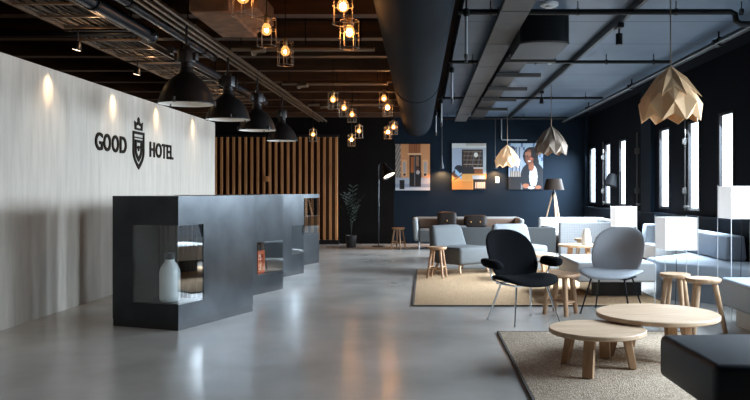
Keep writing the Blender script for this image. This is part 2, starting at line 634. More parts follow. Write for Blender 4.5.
# ================================================================== SETTING
struct(MB().box(-7.0, 4.1, -3.2, YB + 0.1, -0.1, 0).build('floor', 'floor'))
struct(MB().box(-7.0, XW + 0.03, YB, YB + 0.15, 0, 3.3).build('wall_back', 'navy'))
struct(MB().box(-7.0, -0.72, YB - 0.05, YB - 0.002, 0, 3.3).build('trim_1', 'black_wall'))
struct(MB().box(-6.4, -2.0, YB - 0.07, YB - 0.052, 0, 2.5).build('trim_20', 'slat_back'))
struct(MB().box(-7.1, -7.0, -3.2, YB + 0.1, 0, 3.3).build('wall_outer_left', 'brick'))
struct(MB().box(-3.85, -3.67, -3.0, 12.93, 0, 2.41).build('wall_left', 'panel'))
struct(MB().box(0.36, 3.36, -3.2, YB, ZC, ZC + 0.1).build('ceiling', 'ceil'))
struct(MB().box(3.36, 3.90, -3.2, YB, 2.93, ZC + 0.1).build('trim_2', 'navy_dark'))
struct(MB().box(-7.0, 0.46, -3.2, YB, 3.12, 3.3).build('ceiling_timber', 'deck'))
# rear wall behind the camera
w = MB()
w.box(-7.0, 4.1, -3.3, -3.2, 0, 3.3)
struct(w.build('wall_front', 'black_wall'))

# window wall
ys = sorted(NEAR + WINS)
w = MB()
w.box(XW, XW + 0.03, -3.2, YB, 0.80, WZ0)
w.box(XW, XW + 0.03, -3.2, YB, WZ1, 3.05)
prev = -3.2
for (a, b) in ys + [(YB, YB)]:
    w.box(XW, XW + 0.03, prev, a, WZ0, WZ1)
    prev = b
struct(w.build('wall_right', 'navy_dark'))
struct(MB().box(XL, XW + 0.12, -3.2, YB, 0, 0.845).build('wall_right_lower', 'navy'))
struct(MB().box(XL - 0.03, XW, -3.2, YB, 0.845, 0.872, 0.004).build('trim_3', 'navy'))
k = 4
for (a, b) in ((12.08, 12.62), (7.3, 7.84), (2.5, 3.04), (-2.3, -1.76), (16.98, 17.2)):
    struct(MB().box(XL - 0.02, XW, a, b, 0.872, 2.93).build('trim_%d' % k, 'navy'))
    k += 1
for i, (a, b) in enumerate(ys):
    f = MB()
    t = 0.028
    x0, x1 = XW - 0.012, XW + 0.02
    f.box(x0, x1, a - t, a + 0.006, WZ0 - t, WZ1 + t)
    f.box(x0, x1, b - 0.006, b + t, WZ0 - t, WZ1 + t)
    f.box(x0, x1, a, b, WZ0 - t, WZ0 + 0.006)
    f.box(x0, x1, a, b, WZ1 - 0.006, WZ1 + t)
    for zz in [WZ0 + 0.08 + 0.26 * q for q in range(5)]:
        for yy in (a - 0.05, b + 0.05):
            f.sphere((XW - 0.003, yy, zz), 0.009, 4)
    fr = struct(f.build('window_%d' % (i + 1), 'black_metal'))
    MB().box(XW + 0.008, XW + 0.013, a, b, WZ0, WZ1).build('pane', 'win_glass', fr)
bolt = thing('window_bolt', 'steel espagnolette bolt upright beside the second window from the front', 'bolt', (XW - 0.04, 10.56, 0), 0, 'bolts of the window shutters')
MB().cyl((0, 0, 0.93), (0, 0, 2.24), 0.011).build('rod', 'galv', bolt)
for z in (1.22, 1.92):
    b_ = MB()
    b_.box(-0.02, 0.04, -0.02, 0.05, z - 0.05, z + 0.05, 0.005); b_.cyl((-0.03, 0, z - 0.035), (-0.03, 0, z + 0.035), 0.014)
    b_.build('bracket', 'galv', bolt)
MB().beam((-0.01, 0.0, 0.99), (-0.03, -0.28, 0.985), 0.02, 0.03).build('handle', 'galv', bolt)
dup(bolt, (XW - 0.04, 12.95, 0), label='steel espagnolette bolt upright just beyond the navy pilaster')
dup(bolt, (XW - 0.04, 15.42, 0), label='steel espagnolette bolt upright between the two farthest window slits')

# timber joists over the reception side
for i, y in enumerate((5.0, 6.1, 7.2, 8.3, 9.4, 10.5, 11.6, 12.7, 13.8, 14.9, 16.0, 17.0)):
    struct(MB().box(-6.99, -0.42, y, y + 0.16, 2.93, 3.12).build('ceiling_beam_%d' % (i + 1), 'timber'))
struct(MB().box(0.36, 0.44, -3.2, YB, ZC + 0.1, 3.12).build('ceiling_girder', 'pipe_black'))
# posts and bracing seen over the partition
o = MB().box(-6.98, -6.78, 13.2, 13.4, 0, 3.1).build('ceiling_post', 'timber'); struct(o)

# slatted screen
sl = thing('slat_screen', 'screen of upright warm wooden slats along the back wall behind the reception desks', 'screen', (0, 0, 0))
yS = 16.98
x = -2.03 - 0.1385 * 30
for i in range(31):
    MB().box(x - 0.026, x + 0.026, yS - 0.05, yS + 0.03, 0.10, 2.46, 0.003, 1).build('slat', 'slat', sl)
    x += 0.1385
MB().box(-6.3, -1.98, yS - 0.03, yS + 0.14, 0, 0.10).build('plinth', 'black_metal', sl)
MB().box(-6.3, -1.98, yS + 0.0, yS + 0.14, 2.46, 2.52).build('top_rail', 'black_metal', sl)
MB().box(-3.66, -3.56, yS - 0.085, yS - 0.051, 1.44, 1.56, 0.008).build('door_pull', 'slat', sl)

# ================================================================== RECEPTION DESKS
UDIR = V((0.35, 0.937, 0)).normalized()      # along the long side
DW, DL, DH = 0.72, 1.135, 1.165


def box_minus(mb, X, Y, Z, nx, ny, nz):
    """box X,Y,Z minus corner niche given as ranges, niche touches x=X[0] side and one y end"""
    mb.box(X[0], X[1], Y[0], Y[1], Z[0], nz[0])
    mb.box(X[0], X[1], Y[0], Y[1], nz[1], Z[1])
    if nx[1] < X[1]: mb.box(nx[1], X[1], Y[0], Y[1], nz[0], nz[1])
    if ny[0] > Y[0]: mb.box(X[0], nx[1], Y[0], ny[0], nz[0], nz[1])
    if ny[1] < Y[1]: mb.box(X[0], nx[1], ny[1], Y[1], nz[0], nz[1])


def desk(cx, cy, niche, label):
    """local: x from 0 (aisle side) to -DW (wall side); y along the long side"""
    rz = math.atan2(UDIR.y, UDIR.x) - PI / 2
    t = thing('reception_desk', label, 'desk', (cx, cy, 0), rz, 'steel reception desks')
    ny, nd, nz = niche          # y range, depth, z range
    m = MB(Matrix.Diagonal((-1, 1, 1, 1)))
    box_minus(m, (0, DW), (0, DL), (0.065, DH), (0, nd), ny, nz)
    m.build('body', 'steel', t, flat=True)
    MB().box(-DW + 0.003, -0.003, 0.003, DL - 0.003, 0, 0.0645).build('plinth', 'black_metal', t)
    e = 0.004
    m = MB()
    m.box(-nd + e, -e - 0.01, ny[0] + 0.01, ny[1] - 0.01, nz[0], nz[0] + 0.006)
    m.build('niche_floor', 'niche_light', t, flat=True)
    m = MB()
    m.box(-nd, -nd + e, ny[0], ny[1], nz[0] + 0.006, nz[1] - e)
    m.box(-nd, -0.012, ny[0], ny[1], nz[1] - e, nz[1])
    if ny[0] > 0.01: m.box(-nd, -0.012, ny[0], ny[0] + e, nz[0] + 0.006, nz[1] - e)
    if ny[1] < DL - 0.01: m.box(-nd, -0.012, ny[1] - e, ny[1], nz[0] + 0.006, nz[1] - e)
    for q in range(int(nd / 0.05)):
        m.box(-0.03 - q * 0.05, -0.015 - q * 0.05, ny[1] - 0.02, ny[1] - e, nz[0] + 0.01, nz[1] - e) if ny[0] < 0.01 else None
    m.build('niche_lining', 'niche', t, flat=True)
    m = MB()
    m.box(-0.010, -0.004, ny[0] + 0.001, ny[1] - 0.001, nz[0] + 0.001, nz[1] - 0.001)
    m.build('glass_side', 'glass', t, flat=True)
    m = MB()
    if ny[0] < 0.01:
        m.box(-nd + 0.002, -0.011, 0.004, 0.010, nz[0] + 0.001, nz[1] - 0.001)
    else:
        m.box(-nd + 0.002, -0.011, DL - 0.010, DL - 0.004, nz[0] + 0.001, nz[1] - 0.001)
    m.build('glass_end', 'glass_front', t, flat=True)
    return t


D1 = desk(-2.13, 6.39, ((0, 0.345), 0.50, (0.224, 0.911)), 'blackened steel reception desk nearest the camera with a white bottle in its glass corner')
D2 = desk(-2.156, 8.12, ((0.556, DL), 0.45, (0.22, 0.61)), 'second blackened steel reception desk, holding an orange frame behind low glass')
D3 = desk(-2.19, 9.90, ((0.787, DL), 0.45, (0.30, 0.715)), 'third blackened steel reception desk, with a small empty glass niche')
D4 = desk(-2.20, 11.54, ((0.55, DL), 0.45, (0.50, 1.10)), 'farthest blackened steel reception desk, glazed high up, nearest the slats')


def in_desk(d, x, y, z):
    return d.matrix_basis @ V((x, y, z))


p = in_desk(D1, -0.205, 0.14, 0.231)
t = thing('bottle', 'large matt white bottle with dark cap inside the nearest desk', 'bottle', p)
MB().lathe([(0.075, 0), (0.088, 0.015), (0.09, 0.05), (0.09, 0.25), (0.082, 0.29), (0.055, 0.335), (0.042, 0.35), (0.040, 0.375)], 32).build('body', 'ceramic', t)
MB().lathe([(0.044, 0.37), (0.046, 0.375), (0.046, 0.42), (0.040, 0.425)], 24).build('cap', 'pipe_blue', t)

p = in_desk(D2, -0.10, 0.75, 0.227)
t = thing('display_frame', 'orange upright display frame inside the second reception desk', 'frame', p, -0.15)
m = MB()
m.box(-0.03, 0.03, -0.11, -0.075, 0, 0.27); m.box(-0.03, 0.03, 0.075, 0.11, 0, 0.27)
m.box(-0.03, 0.03, -0.075, 0.075, 0, 0.04); m.box(-0.03, 0.03, -0.075, 0.075, 0.225, 0.27)
m.build('frame', 'orange', t)
MB().box(-0.012, 0.0, -0.075, 0.075, 0.04, 0.225).build('back_panel', 'cream', t)
MB().box(0.001, 0.018, -0.018, 0.018, 0.06, 0.20, 0.004).build('emblem', 'orange', t)

# ================================================================== SIGN ON THE LEFT WALL
sign = thing('wall_sign', 'dark raised hotel name lettering with crowned shield on the pale wall', 'sign', (-3.67, 9.5, 1.67))
SX = -3.67


def letter(ch, y0, y1, z0, z1):
    cu = bpy.data.curves.new('letter', 'FONT')
    cu.body = ch
    cu.size = 1
    cu.extrude = 0.02
    cu.offset = 0.021
    cu.resolution_u = 4
    ob = bpy.data.objects.new('tmp', cu)
    C.objects.link(ob)
    dg = bpy.context.evaluated_depsgraph_get()
    me = bpy.data.meshes.new_from_object(ob.evaluated_get(dg))
    bpy.data.objects.remove(ob)
    xs = [v.co.x for v in me.vertices]; yy = [v.co.y for v in me.vertices]
    ax, bx = min(xs), max(xs); ay, by = min(yy), max(yy)
    for v in me.vertices:
        u = (v.co.x - ax) / (bx - ax); h = (v.co.y - ay) / (by - ay); d = v.co.z
        v.co = (0.002 + (d + 0.02) * 0.3, y0 + u * (y1 - y0) - 9.5, z0 + h * (z1 - z0) - 1.67)
    me.materials.clear(); me.materials.append(M['letter'])
    o = bpy.data.objects.new('letter_' + ch.lower(), me)
    C.objects.link(o); o.parent = sign


for ch, a, b in (('G', 8.22, 8.41), ('O', 8.435, 8.625), ('O', 8.66, 8.85), ('D', 8.885, 9.08),
                 ('H', 9.85, 10.03), ('O', 10.07, 10.29), ('T', 10.31, 10.47), ('E', 10.50, 10.61), ('L', 10.645, 10.76)):
    letter(ch, a, b, 1.668, 1.872)


def plate(mb, outer, inner=None, d=0.012):
    """outline in (y,z) extruded along x from the wall"""
    n = len(outer)
    vs = [(0.002, p[0], p[1]) for p in outer] + [(0.002 + d, p[0], p[1]) for p in outer]
    if inner is None:
        f = [tuple(range(n)), tuple(range(n, 2 * n))] + [(i, (i + 1) % n, n + (i + 1) % n, n + i) for i in range(n)]
    else:
        vs += [(0.002, p[0], p[1]) for p in inner] + [(0.002 + d, p[0], p[1]) for p in inner]
        f = []
        for i in range(n):
            j = (i + 1) % n
            f += [(i, j, n + j, n + i), (2 * n + i, 2 * n + j, 3 * n + j, 3 * n + i),
                  (i, j, 2 * n + j, 2 * n + i), (n + i, n + j, 3 * n + j, 3 * n + i)]
    mb._add(vs, f)


def shield_pts(hw, ztop, zsh, zbot):
    pts = [(-hw, ztop), (hw, ztop), (hw, zsh)]
    for k in range(1, 7):
        t = k / 6
        pts.append((hw * (1 - t ** 1.7), zsh + (zbot - zsh) * t))
    for k in range(5, 0, -1):
        t = k / 6
        pts.append((-hw * (1 - t ** 1.7), zsh + (zbot - zsh) * t))
    pts.append((-hw, zsh))
    return pts


yc = 9.465 - 9.5
z_ = -1.67
m = MB()
plate(m, [(yc + a, b + z_) for a, b in shield_pts(0.188, 1.97, 1.70, 1.486)], [(yc + a, b + z_) for a, b in shield_pts(0.148, 1.935, 1.71, 1.54)])
m.build('shield_outline', 'letter', sign, flat=True)
m = MB()
plate(m, [(yc + a, b + z_) for a, b in shield_pts(0.112, 1.865, 1.72, 1.585)], [(yc + a, b + z_) for a, b in shield_pts(0.070, 1.830, 1.735, 1.640)])
plate(m, [(yc - 0.12, 1.885 + z_), (yc + 0.12, 1.885 + z_), (yc + 0.12, 1.900 + z_), (yc - 0.12, 1.900 + z_)])
m.build('inner_shield', 'letter', sign, flat=True)
m = MB()
plate(m, [(yc, 1.72 + z_), (yc + 0.035, 1.765 + z_), (yc + 0.033, 1.785 + z_), (yc + 0.016, 1.79 + z_), (yc, 1.775 + z_), (yc - 0.016, 1.79 + z_), (yc - 0.033, 1.785 + z_), (yc - 0.035, 1.765 + z_)])
m.build('heart', 'letter', sign, flat=True)
m = MB()
plate(m, [(yc + a, b + z_) for a, b in ((-0.12, 1.99), (0.12, 1.99), (0.135, 2.10), (0.075, 2.07), (0.03, 2.10), (0.03, 2.13), (0, 2.157), (-0.03, 2.13), (-0.03, 2.10), (-0.075, 2.07), (-0.135, 2.10))],
      [(yc + a, b + z_) for a, b in ((-0.075, 2.015), (0.075, 2.015), (0.078, 2.045), (0.06, 2.045), (0.02, 2.055), (0.01, 2.056), (0, 2.06), (-0.01, 2.056), (-0.02, 2.055), (-0.06, 2.045), (-0.078, 2.045))])
m.build('crown', 'letter', sign, flat=True)

# ================================================================== RUGS
RZ = 0.019


def rug(x0, x1, y0, y1, mat, label):
    t = thing('rug', label, 'rug', ((x0 + x1) / 2, (y0 + y1) / 2, 0))
    a, b = (x1 - x0) / 2, (y1 - y0) / 2
    MB().box(-a, a, -b, b, 0.001, 0.013, 0.004, 2).build('pile', mat, t)
    m = MB()
    e = 0.016
    m.box(-a - e, -a, -b - e, b + e, 0.001, 0.014); m.box(a, a + e, -b - e, b + e, 0.001, 0.014)
    m.box(-a, a, -b - e, -b, 0.001, 0.014); m.box(-a, a, b, b + e, 0.001, 0.014)
    m.build('binding', 'rug_edge', t)
    return t


rug(-0.115, 2.57, 7.77, 11.4, 'rug_tan', 'tan looped rug under the grey slipper chairs in the middle of the lounge')
rug(0.63, 2.19, 2.6, 6.30, 'rug_grey', 'oatmeal flecked rug under the two round oak coffee tables')


# ================================================================== TABLES, STOOLS
def round_table(x, y, z, r, legs, label, base=RZ, lw=0.075, th=0.032):
    t = thing('coffee_table', label, 'table', (x, y, base), 0, 'round oak coffee tables')
    h = z - base
    MB().lathe([(r - 0.006, h - th), (r, h - th + 0.006), (r, h - 0.006), (r - 0.006, h)], 64).build('tabletop', 'oak', t)
    for (a, rr) in legs:
        c, s_ = math.cos(math.radians(a)), math.sin(math.radians(a))
        top = V((c * rr * 0.80, s_ * rr * 0.80, h - th)); bot = V((c * rr, s_ * rr, 0))
        u = V((-s_, c, 0)); k = V((c, s_, 0))
        def ring(p, w, d): return [p + u * (w / 2 * i) + k * (d / 2 * j) for i, j in ((-1, -1), (1, -1), (1, 1), (-1, 1))]
        MB().hexa(ring(bot, lw, lw * 0.62) + ring(top, lw, lw * 0.8), 0.004, 1).build('leg', 'oak_leg', t)
    return t


round_table(1.16, 4.985, 0.285, 0.322, [(246, 0.305), (354, 0.235), (146, 0.23), (66, 0.30)], 'small low round oak coffee table tucked under the edge of the larger one', lw=0.07)
round_table(1.686, 5.38, 0.325, 0.435, [(180, 0.345), (278, 0.255), (8, 0.255), (115, 0.30)], 'large round oak coffee table overlapping the smaller one on the oatmeal rug')
round_table(1.50, 10.15, 0.36, 0.29, [(a, 0.22) for a in (30, 120, 210, 300)], 'round oak side table half hidden behind the black armchair', lw=0.05)
round_table(2.30, 11.06, 0.42, 0.31, [(a, 0.22) for a in (30, 120, 210, 300)], 'round oak table carrying the white vase', lw=0.055)


def stool(x, y, r, h, a0, nleg, label, mat, base=0.0, splay=1.15, stretch=True, top_th=0.04, lr=0.018):
    t = thing('stool', label, 'stool', (x, y, base), a0, 'round wooden stools')
    hh = h - base
    MB().lathe([(r * 0.92, hh - top_th), (r, hh - top_th * 0.6), (r, hh - 0.012), (r * 0.97, hh - 0.003), (r * 0.85, hh - 0.004), (r * 0.3, hh - 0.007), (1e-5, hh - 0.008)], 36).build('seat', mat, t)
    pts = []
    for k in range(nleg):
        a = 2 * PI * k / nleg
        top = V((math.cos(a) * r * 0.62, math.sin(a) * r * 0.62, hh - top_th + 0.004))
        bot = V((math.cos(a) * r * splay, math.sin(a) * r * splay, 0))
        MB().cyl(bot, top, lr * 0.85, lr * 1.1, 10).build('leg', mat, t)
        pts.append((top, bot))
    if stretch:
        m = MB()
        for k in range(nleg):
            f = 0.62 if k % 2 else 0.68
            p, q = pts[k], pts[(k + 1) % nleg]
            m.cyl(p[0].lerp(p[1], f), q[0].lerp(q[1], f), lr * 0.55, n=8)
        m.build('stretcher', mat, t)
    return t


stool(0.165, 10.2, 0.135, 0.45, 0.5, 4, 'small teak stool on the tan rug beside the left slipper chair', 'stool_warm', RZ)
stool(1.335, 7.30, 0.190, 0.405, -1.4, 4, 'wide dark teak stool between the black armchair and the grey chair', 'stool_warm', 0, 0.86, lr=0.026)
stool(-0.56, 15.6, 0.14, 0.45, 0.3, 4, 'far teak stool standing beside the sofa at the back wall', 'stool_warm')
stool(2.275, 6.74, 0.135, 0.462, 0.2, 4, 'pale stool behind, of the pair right of the large coffee table', 'stool_wood', 0, 1.1, False, lr=0.022)
stool(2.39, 6.36, 0.148, 0.465, -0.25, 3, 'pale three legged stool in front, of the pair right of the large coffee table', 'stool_wood', 0, 1.22, False, lr=0.023)
stool(2.56, 12.0, 0.135, 0.45, 0.4, 4, 'small stool behind the white vase, left of the other', 'stool_wood', 0)
stool(2.98, 12.35, 0.135, 0.45, 0.9, 4, 'small stool in front of the quilted sofa, behind the grey chair back', 'stool_wood', 0)

vs_ = tag(MB(Matrix.Translation((2.39, 10.97, 0.42))).lathe([(0.05, 0), (0.065, 0.01), (0.072, 0.06), (0.066, 0.14), (0.045, 0.21), (0.036, 0.235), (0.034, 0.235), (0.042, 0.2), (1e-5, 0.05)], 32).build('vase', 'ceramic'),
          'white tapered vase standing on the round oak table', 'vase')

# ================================================================== LOUNGE CHAIRS (round shells)
def shell_chair(x, y, rz, fab, legm, arms, label):
    t = thing('lounge_chair', label, 'chair', (x, y, 0), rz)

    # local: chair faces -y
    def seat_fn(u, v):          # u across, v depth (negative = front)
        z = 0.402 + 0.022 * (u / 0.30) ** 2 - (0.045 if v < 0 else 0.012) * (v / 0.26) ** 2
        return (u, v - 0.04, z), (0, -0.1 if v < 0 else 0.05, 1)

    def back_fn(u, v):
        return (u, 0.24 - 0.09 * (u / 0.28) ** 2 + 0.13 * (v / 0.25) + 0.0, 0.60 + v), (0, -1, 0.3)
    MB().pad(0.305, 0.255, 2.6, seat_fn, 0.055).build('seat', fab, t, sharp=60)
    MB().pad(0.268, 0.24, 2.7, back_fn, 0.052).build('backrest', fab, t, sharp=60)
    m = MB()
    m.tube([(-0.19, -0.17, 0.355), (0.19, -0.17, 0.355), (0.20, 0.12, 0.355), (-0.20, 0.12, 0.355)], 0.009, closed=True)
    for sx in (-0.03, 0.03):
        m.tube([(sx, 0.0, 0.358), (sx, 0.18, 0.355), (sx, 0.24, 0.38), (sx, 0.285, 0.52), (sx, 0.29, 0.58)], 0.008)
    m.build('frame', legm, t)
    for (sx, sy) in ((-1, -1), (1, -1), (-1, 1), (1, 1)):
        top = V((sx * 0.165, -0.15 if sy < 0 else 0.10, 0.352))
        bot = V((sx * 0.245, -0.24 if sy < 0 else 0.21, 0.004))
        lg = MB().cyl(bot, top, 0.0075, 0.0095, 8).build('leg', legm, t)
        MB().cyl(bot - V((0, 0, 0.004)), bot + V((0, 0, 0.008)), 0.011, 0.011, 8).build('foot_cap', legm, lg)
    if arms:
        for sx in (-1, 1):
            m = MB()
            m.tube([(sx * 0.20, 0.02, 0.352), (sx * 0.30, 0.04, 0.40), (sx * 0.335, 0.03, 0.50), (sx * 0.345, -0.08, 0.53)], 0.009)
            m.build('arm_bracket', legm, t)

            def arm_fn(u, v, sx=sx):
                return (sx * (0.33 + u), 0.0 + v, 0.548 + v * 0.06), (sx * 0.35, 0, 1)
            MB().pad(0.065, 0.145, 2.5, arm_fn, 0.085, 28, 6).build('armrest', fab, t, sharp=60)
    return t


shell_chair(0.90, 6.86, math.radians(27), 'fabric_black', 'chrome', True, 'black upholstered shell armchair on thin chrome legs')
shell_chair(1.87, 7.38, math.radians(-32), 'fabric_grey', 'black_metal', False, 'light grey round backed lounge chair on thin black legs')


# ================================================================== SLIPPER CHAIRS
def slipper(x, y, rz, label, fab):
    t = thing('slipper_chair', label, 'chair', (x, y, RZ + 0.003), rz, 'armless grey slipper chairs')
    MB().hexa([(-0.31, -0.36, 0.13), (0.31, -0.36, 0.13), (0.33, 0.25, 0.13), (-0.33, 0.25, 0.13),
               (-0.33, -0.38, 0.385), (0.33, -0.38, 0.385), (0.34, 0.26, 0.375), (-0.34, 0.26, 0.375)], 0.05, 4).build('seat', fab, t)
    MB().hexa([(-0.345, 0.12, 0.16), (0.345, 0.12, 0.16), (0.345, 0.32, 0.16), (-0.345, 0.32, 0.16),
               (-0.29, 0.29, 0.685), (0.29, 0.29, 0.685), (0.29, 0.42, 0.675), (-0.29, 0.42, 0.675)], 0.095, 5).build('backrest', fab, t)
    for sx in (-1, 1):
        for (a, b) in ((-0.28, -0.32), (0.2, 0.27)):
            MB().cyl((sx * 0.27, b, 0), (sx * 0.25, a, 0.14), 0.014, 0.022, 10).build('leg', 'stool_wood', t)
    return t


slipper(0.52, 10.98, math.radians(38), 'grey slipper chair on the left of the tan rug beside the teak stool', 'fabric_mid')
slipper(1.42, 11.28, math.radians(16), 'lighter grey slipper chair half hidden behind the black armchair', 'fabric_pale')

# ================================================================== SOFAS
t = thing('sofa', 'long grey shell sofa against the back wall carrying brown cushions', 'sofa', (0.9, 15.75, 0))
m = MB()
m.hexa([(-1.10, 0.30, 0.14), (1.10, 0.30, 0.14), (1.10, 0.42, 0.14), (-1.10, 0.42, 0.14),
        (-1.12, 0.36, 0.66), (1.12, 0.36, 0.66), (1.12, 0.46, 0.66), (-1.12, 0.46, 0.66)], 0.03)
m.build('backrest', 'fabric_sofa', t)
for sx in (-1, 1):
    MB().hexa([(sx * 1.08 - 0.05, -0.36, 0.18), (sx * 1.08 + 0.05, -0.36, 0.18), (sx * 1.08 + 0.05, 0.34, 0.14), (sx * 1.08 - 0.05, 0.34, 0.14),
               (sx * 1.11 - 0.05, -0.42, 0.64), (sx * 1.11 + 0.05, -0.42, 0.64), (sx * 1.11 + 0.05, 0.38, 0.655), (sx * 1.11 - 0.05, 0.38, 0.655)], 0.035).build('armrest', 'fabric_sofa', t)
MB().box(-1.03, 1.03, -0.38, 0.32, 0.15, 0.42, 0.04).build('seat_cushion', 'fabric_mid', t)
MB().box(-1.02, 1.02, 0.27, 0.335, 0.42, 0.62, 0.02).build('back_lining', 'tan', t)
for sx in (-1, 1):
    for yy in (-0.3, 0.3):
        MB().cyl((sx * 1.02, yy, 0), (sx * 1.02, yy, 0.16), 0.015).build('leg', 'white_steel', t)


def cushion(x, y, z, w, h, btn, label):
    t = thing('cushion', label, 'cushion', (x, y, z), 0, 'brown leather cushions on the back sofa')
    t.rotation_euler = (-0.25, 0, 0)
    MB().pad(w / 2, h / 2, 5, lambda u, v: ((u, 0, h / 2 + v), (0, -1, 0)), 0.12, 40, 8).build('pad', 'leather', t, sharp=60)
    for bx in btn:
        MB().sphere((bx, -0.066, h * 0.42), 0.018, 6).build('button', 'button', t)
    MB().tube([(-w / 2 + 0.01, 0, 0.01), (w / 2 - 0.01, 0, 0.01), (w / 2 - 0.01, 0, h - 0.01), (-w / 2 + 0.01, 0, h - 0.01)], 0.006, closed=True).build('piping', 'leather', t)


cushion(0.47, 15.84, 0.425, 0.42, 0.36, (0.0,), 'square brown tufted cushion with one button on the far sofa')
cushion(1.08, 15.84, 0.425, 0.50, 0.29, (-0.10, 0.10), 'wide brown tufted cushion with two buttons on the far sofa')

t = thing('sofa', 'low grey sofa with its back to the camera behind the slipper chairs', 'sofa', (1.46, 13.4, 0))
MB().box(-0.84, 0.84, -0.40, -0.28, 0.10, 0.575, 0.02).build('backrest', 'fabric_mid', t)
for sx in (-1, 1):
    MB().box(sx * 0.77 - 0.07, sx * 0.77 + 0.07, -0.275, 0.40, 0.10, 0.575, 0.02).build('armrest', 'fabric_mid', t)
MB().box(-0.69, 0.69, -0.27, 0.40, 0.12, 0.40, 0.03).build('seat_cushion', 'fabric_sofa', t)
for sx in (-1, 1):
    for yy in (-0.34, 0.33):
        MB().cyl((sx * 0.76, yy, 0), (sx * 0.76, yy, 0.11), 0.018).build('leg', 'oak_leg', t)

# quilted booth by the windows
t = thing('sofa', 'white quilted sofa back facing the camera behind the vase', 'sofa', (2.82, 13.15, 0), 0, 'white quilted booth sofas')
MB().box(-0.46, 0.86, -0.20, -0.04, 0.08, 0.665, 0.03).build('backrest', 'quilt', t)
MB().box(-0.45, 0.46, -0.035, 0.55, 0.12, 0.41, 0.03).build('seat_cushion', 'tan', t)
MB().box(-0.42, 0.83, -0.17, -0.07, 0, 0.08).build('plinth', 'black_metal', t)
t = thing('sofa', 'white quilted sofa facing the camera in front of the tripod lamp', 'sofa', (2.82, 15.0, 0), 0, 'white quilted booth sofas')
MB().box(-0.48, 0.86, 0.08, 0.24, 0.08, 0.68, 0.03).build('backrest', 'quilt', t)
MB().box(-0.48, 0.46, -0.50, 0.075, 0.12, 0.42, 0.03).build('seat_cushion', 'fabric_white', t)
MB().box(-0.44, 0.83, 0.10, 0.2, 0, 0.08).build('plinth', 'black_metal', t)
t = thing('sofa', 'white quilted side section joining the two quilted sofas below the windows', 'sofa', (3.5, 14.0, 0), 0, 'white quilted booth sofas')
MB().box(0.0, 0.17, -0.87, 1.05, 0.08, 0.67, 0.03).build('backrest', 'quilt', t)
MB().box(-0.20, -0.005, -0.28, 0.48, 0.12, 0.41, 0.03).build('seat_cushion', 'fabric_white', t)
MB().box(0.02, 0.15, -0.8, 1.0, 0, 0.08).build('plinth', 'black_metal', t)


def ottoman(pts, z0, z1, plinth, label, fab, pm, name='ottoman', cat='ottoman', bev=0.035):
    cx = sum(p[0] for p in pts) / len(pts); cy = sum(p[1] for p in pts) / len(pts)
    t = thing(name, label, cat, (cx, cy, 0))
    MB().prism([(a - cx, b - cy) for a, b in pts], z0, z1, bev, 4).build('seat', fab, t)
    x0, x1, y0, y1, zb = plinth
    MB().box(x0 - cx, x1 - cx, y0 - cy, y1 - cy, zb, z0 - 0.0005).build('plinth', pm, t)
    return t


ottoman([(1.28, 3.27), (2.6, 3.17), (2.6, 4.06), (1.26, 3.99)], 0.21, 0.435, (1.5, 2.4, 3.4, 3.85, RZ), 'black charcoal upholstered ottoman in the bottom right foreground', 'fabric_dark', 'black_metal')
ottoman([(1.67, 8.13), (2.55, 8.13), (2.55, 9.3), (1.67, 9.3)], 0.205, 0.42, (1.9, 2.47, 8.45, 9.1, RZ), 'pale square ottoman behind the light grey round backed chair', 'fabric_white', 'pipe_blue')
ottoman([(2.68, 5.0), (3.6, 5.0), (3.6, 6.8), (2.70, 6.8)], 0.17, 0.42, (2.80, 3.5, 5.15, 6.66, 0), 'blue grey upholstered bench at the right edge on a plinth coloured pale as if lit', 'fabric_blue', 'fabric_white', 'bench', 'bench')  # light falling on the plinth is put into its pale colour

t = thing('sofa', 'blue grey modular sofa with block backrest below the nearest window slits', 'sofa', (3.1, 8.4, 0))
MB().prism([(a - 3.1, b - 8.4) for a, b in ((2.64, 8.83), (2.60, 8.20), (3.31, 7.56), (3.64, 7.56), (3.64, 10.2), (3.40, 10.2), (3.38, 9.42))], 0.205, 0.42, 0.03, 4).build('seat', 'fabric_blue', t)
MB().prism([(a - 3.1, b - 8.4) for a, b in ((2.74, 8.78), (2.70, 8.26), (3.34, 7.68), (3.60, 7.68), (3.60, 10.1), (3.44, 10.1), (3.42, 9.36))], 0.0, 0.2045).build('plinth', 'fabric_blue', t)
MB().hexa([(0.28, -0.06, 0.4205), (0.54, -0.06, 0.4205), (0.54, 1.75, 0.4205), (0.33, 1.75, 0.4205),
           (0.33, 0.0, 0.70), (0.54, 0.0, 0.70), (0.55, 1.72, 0.71), (0.42, 1.72, 0.71)], 0.035, 4).build('backrest', 'fabric_blue', t)

t = thing('sofa', 'pale grey single sofa module between the two cube lamps near the pilaster', 'sofa', (3.46, 11.0, 0))
MB().box(-0.15, 0.20, -0.35, 0.25, 0.2, 0.43, 0.03).build('seat', 'fabric_white', t)
MB().hexa([(-0.13, 0.26, 0.2), (0.20, 0.26, 0.2), (0.20, 0.5, 0.2), (-0.13, 0.5, 0.2), (-0.08, 0.30, 0.71), (0.20, 0.30, 0.71), (0.20, 0.5, 0.71), (-0.08, 0.5, 0.71)], 0.03).build('backrest', 'fabric_blue', t)
MB().box(-0.08, 0.16, -0.28, 0.44, 0, 0.1995).build('plinth', 'black_metal', t)


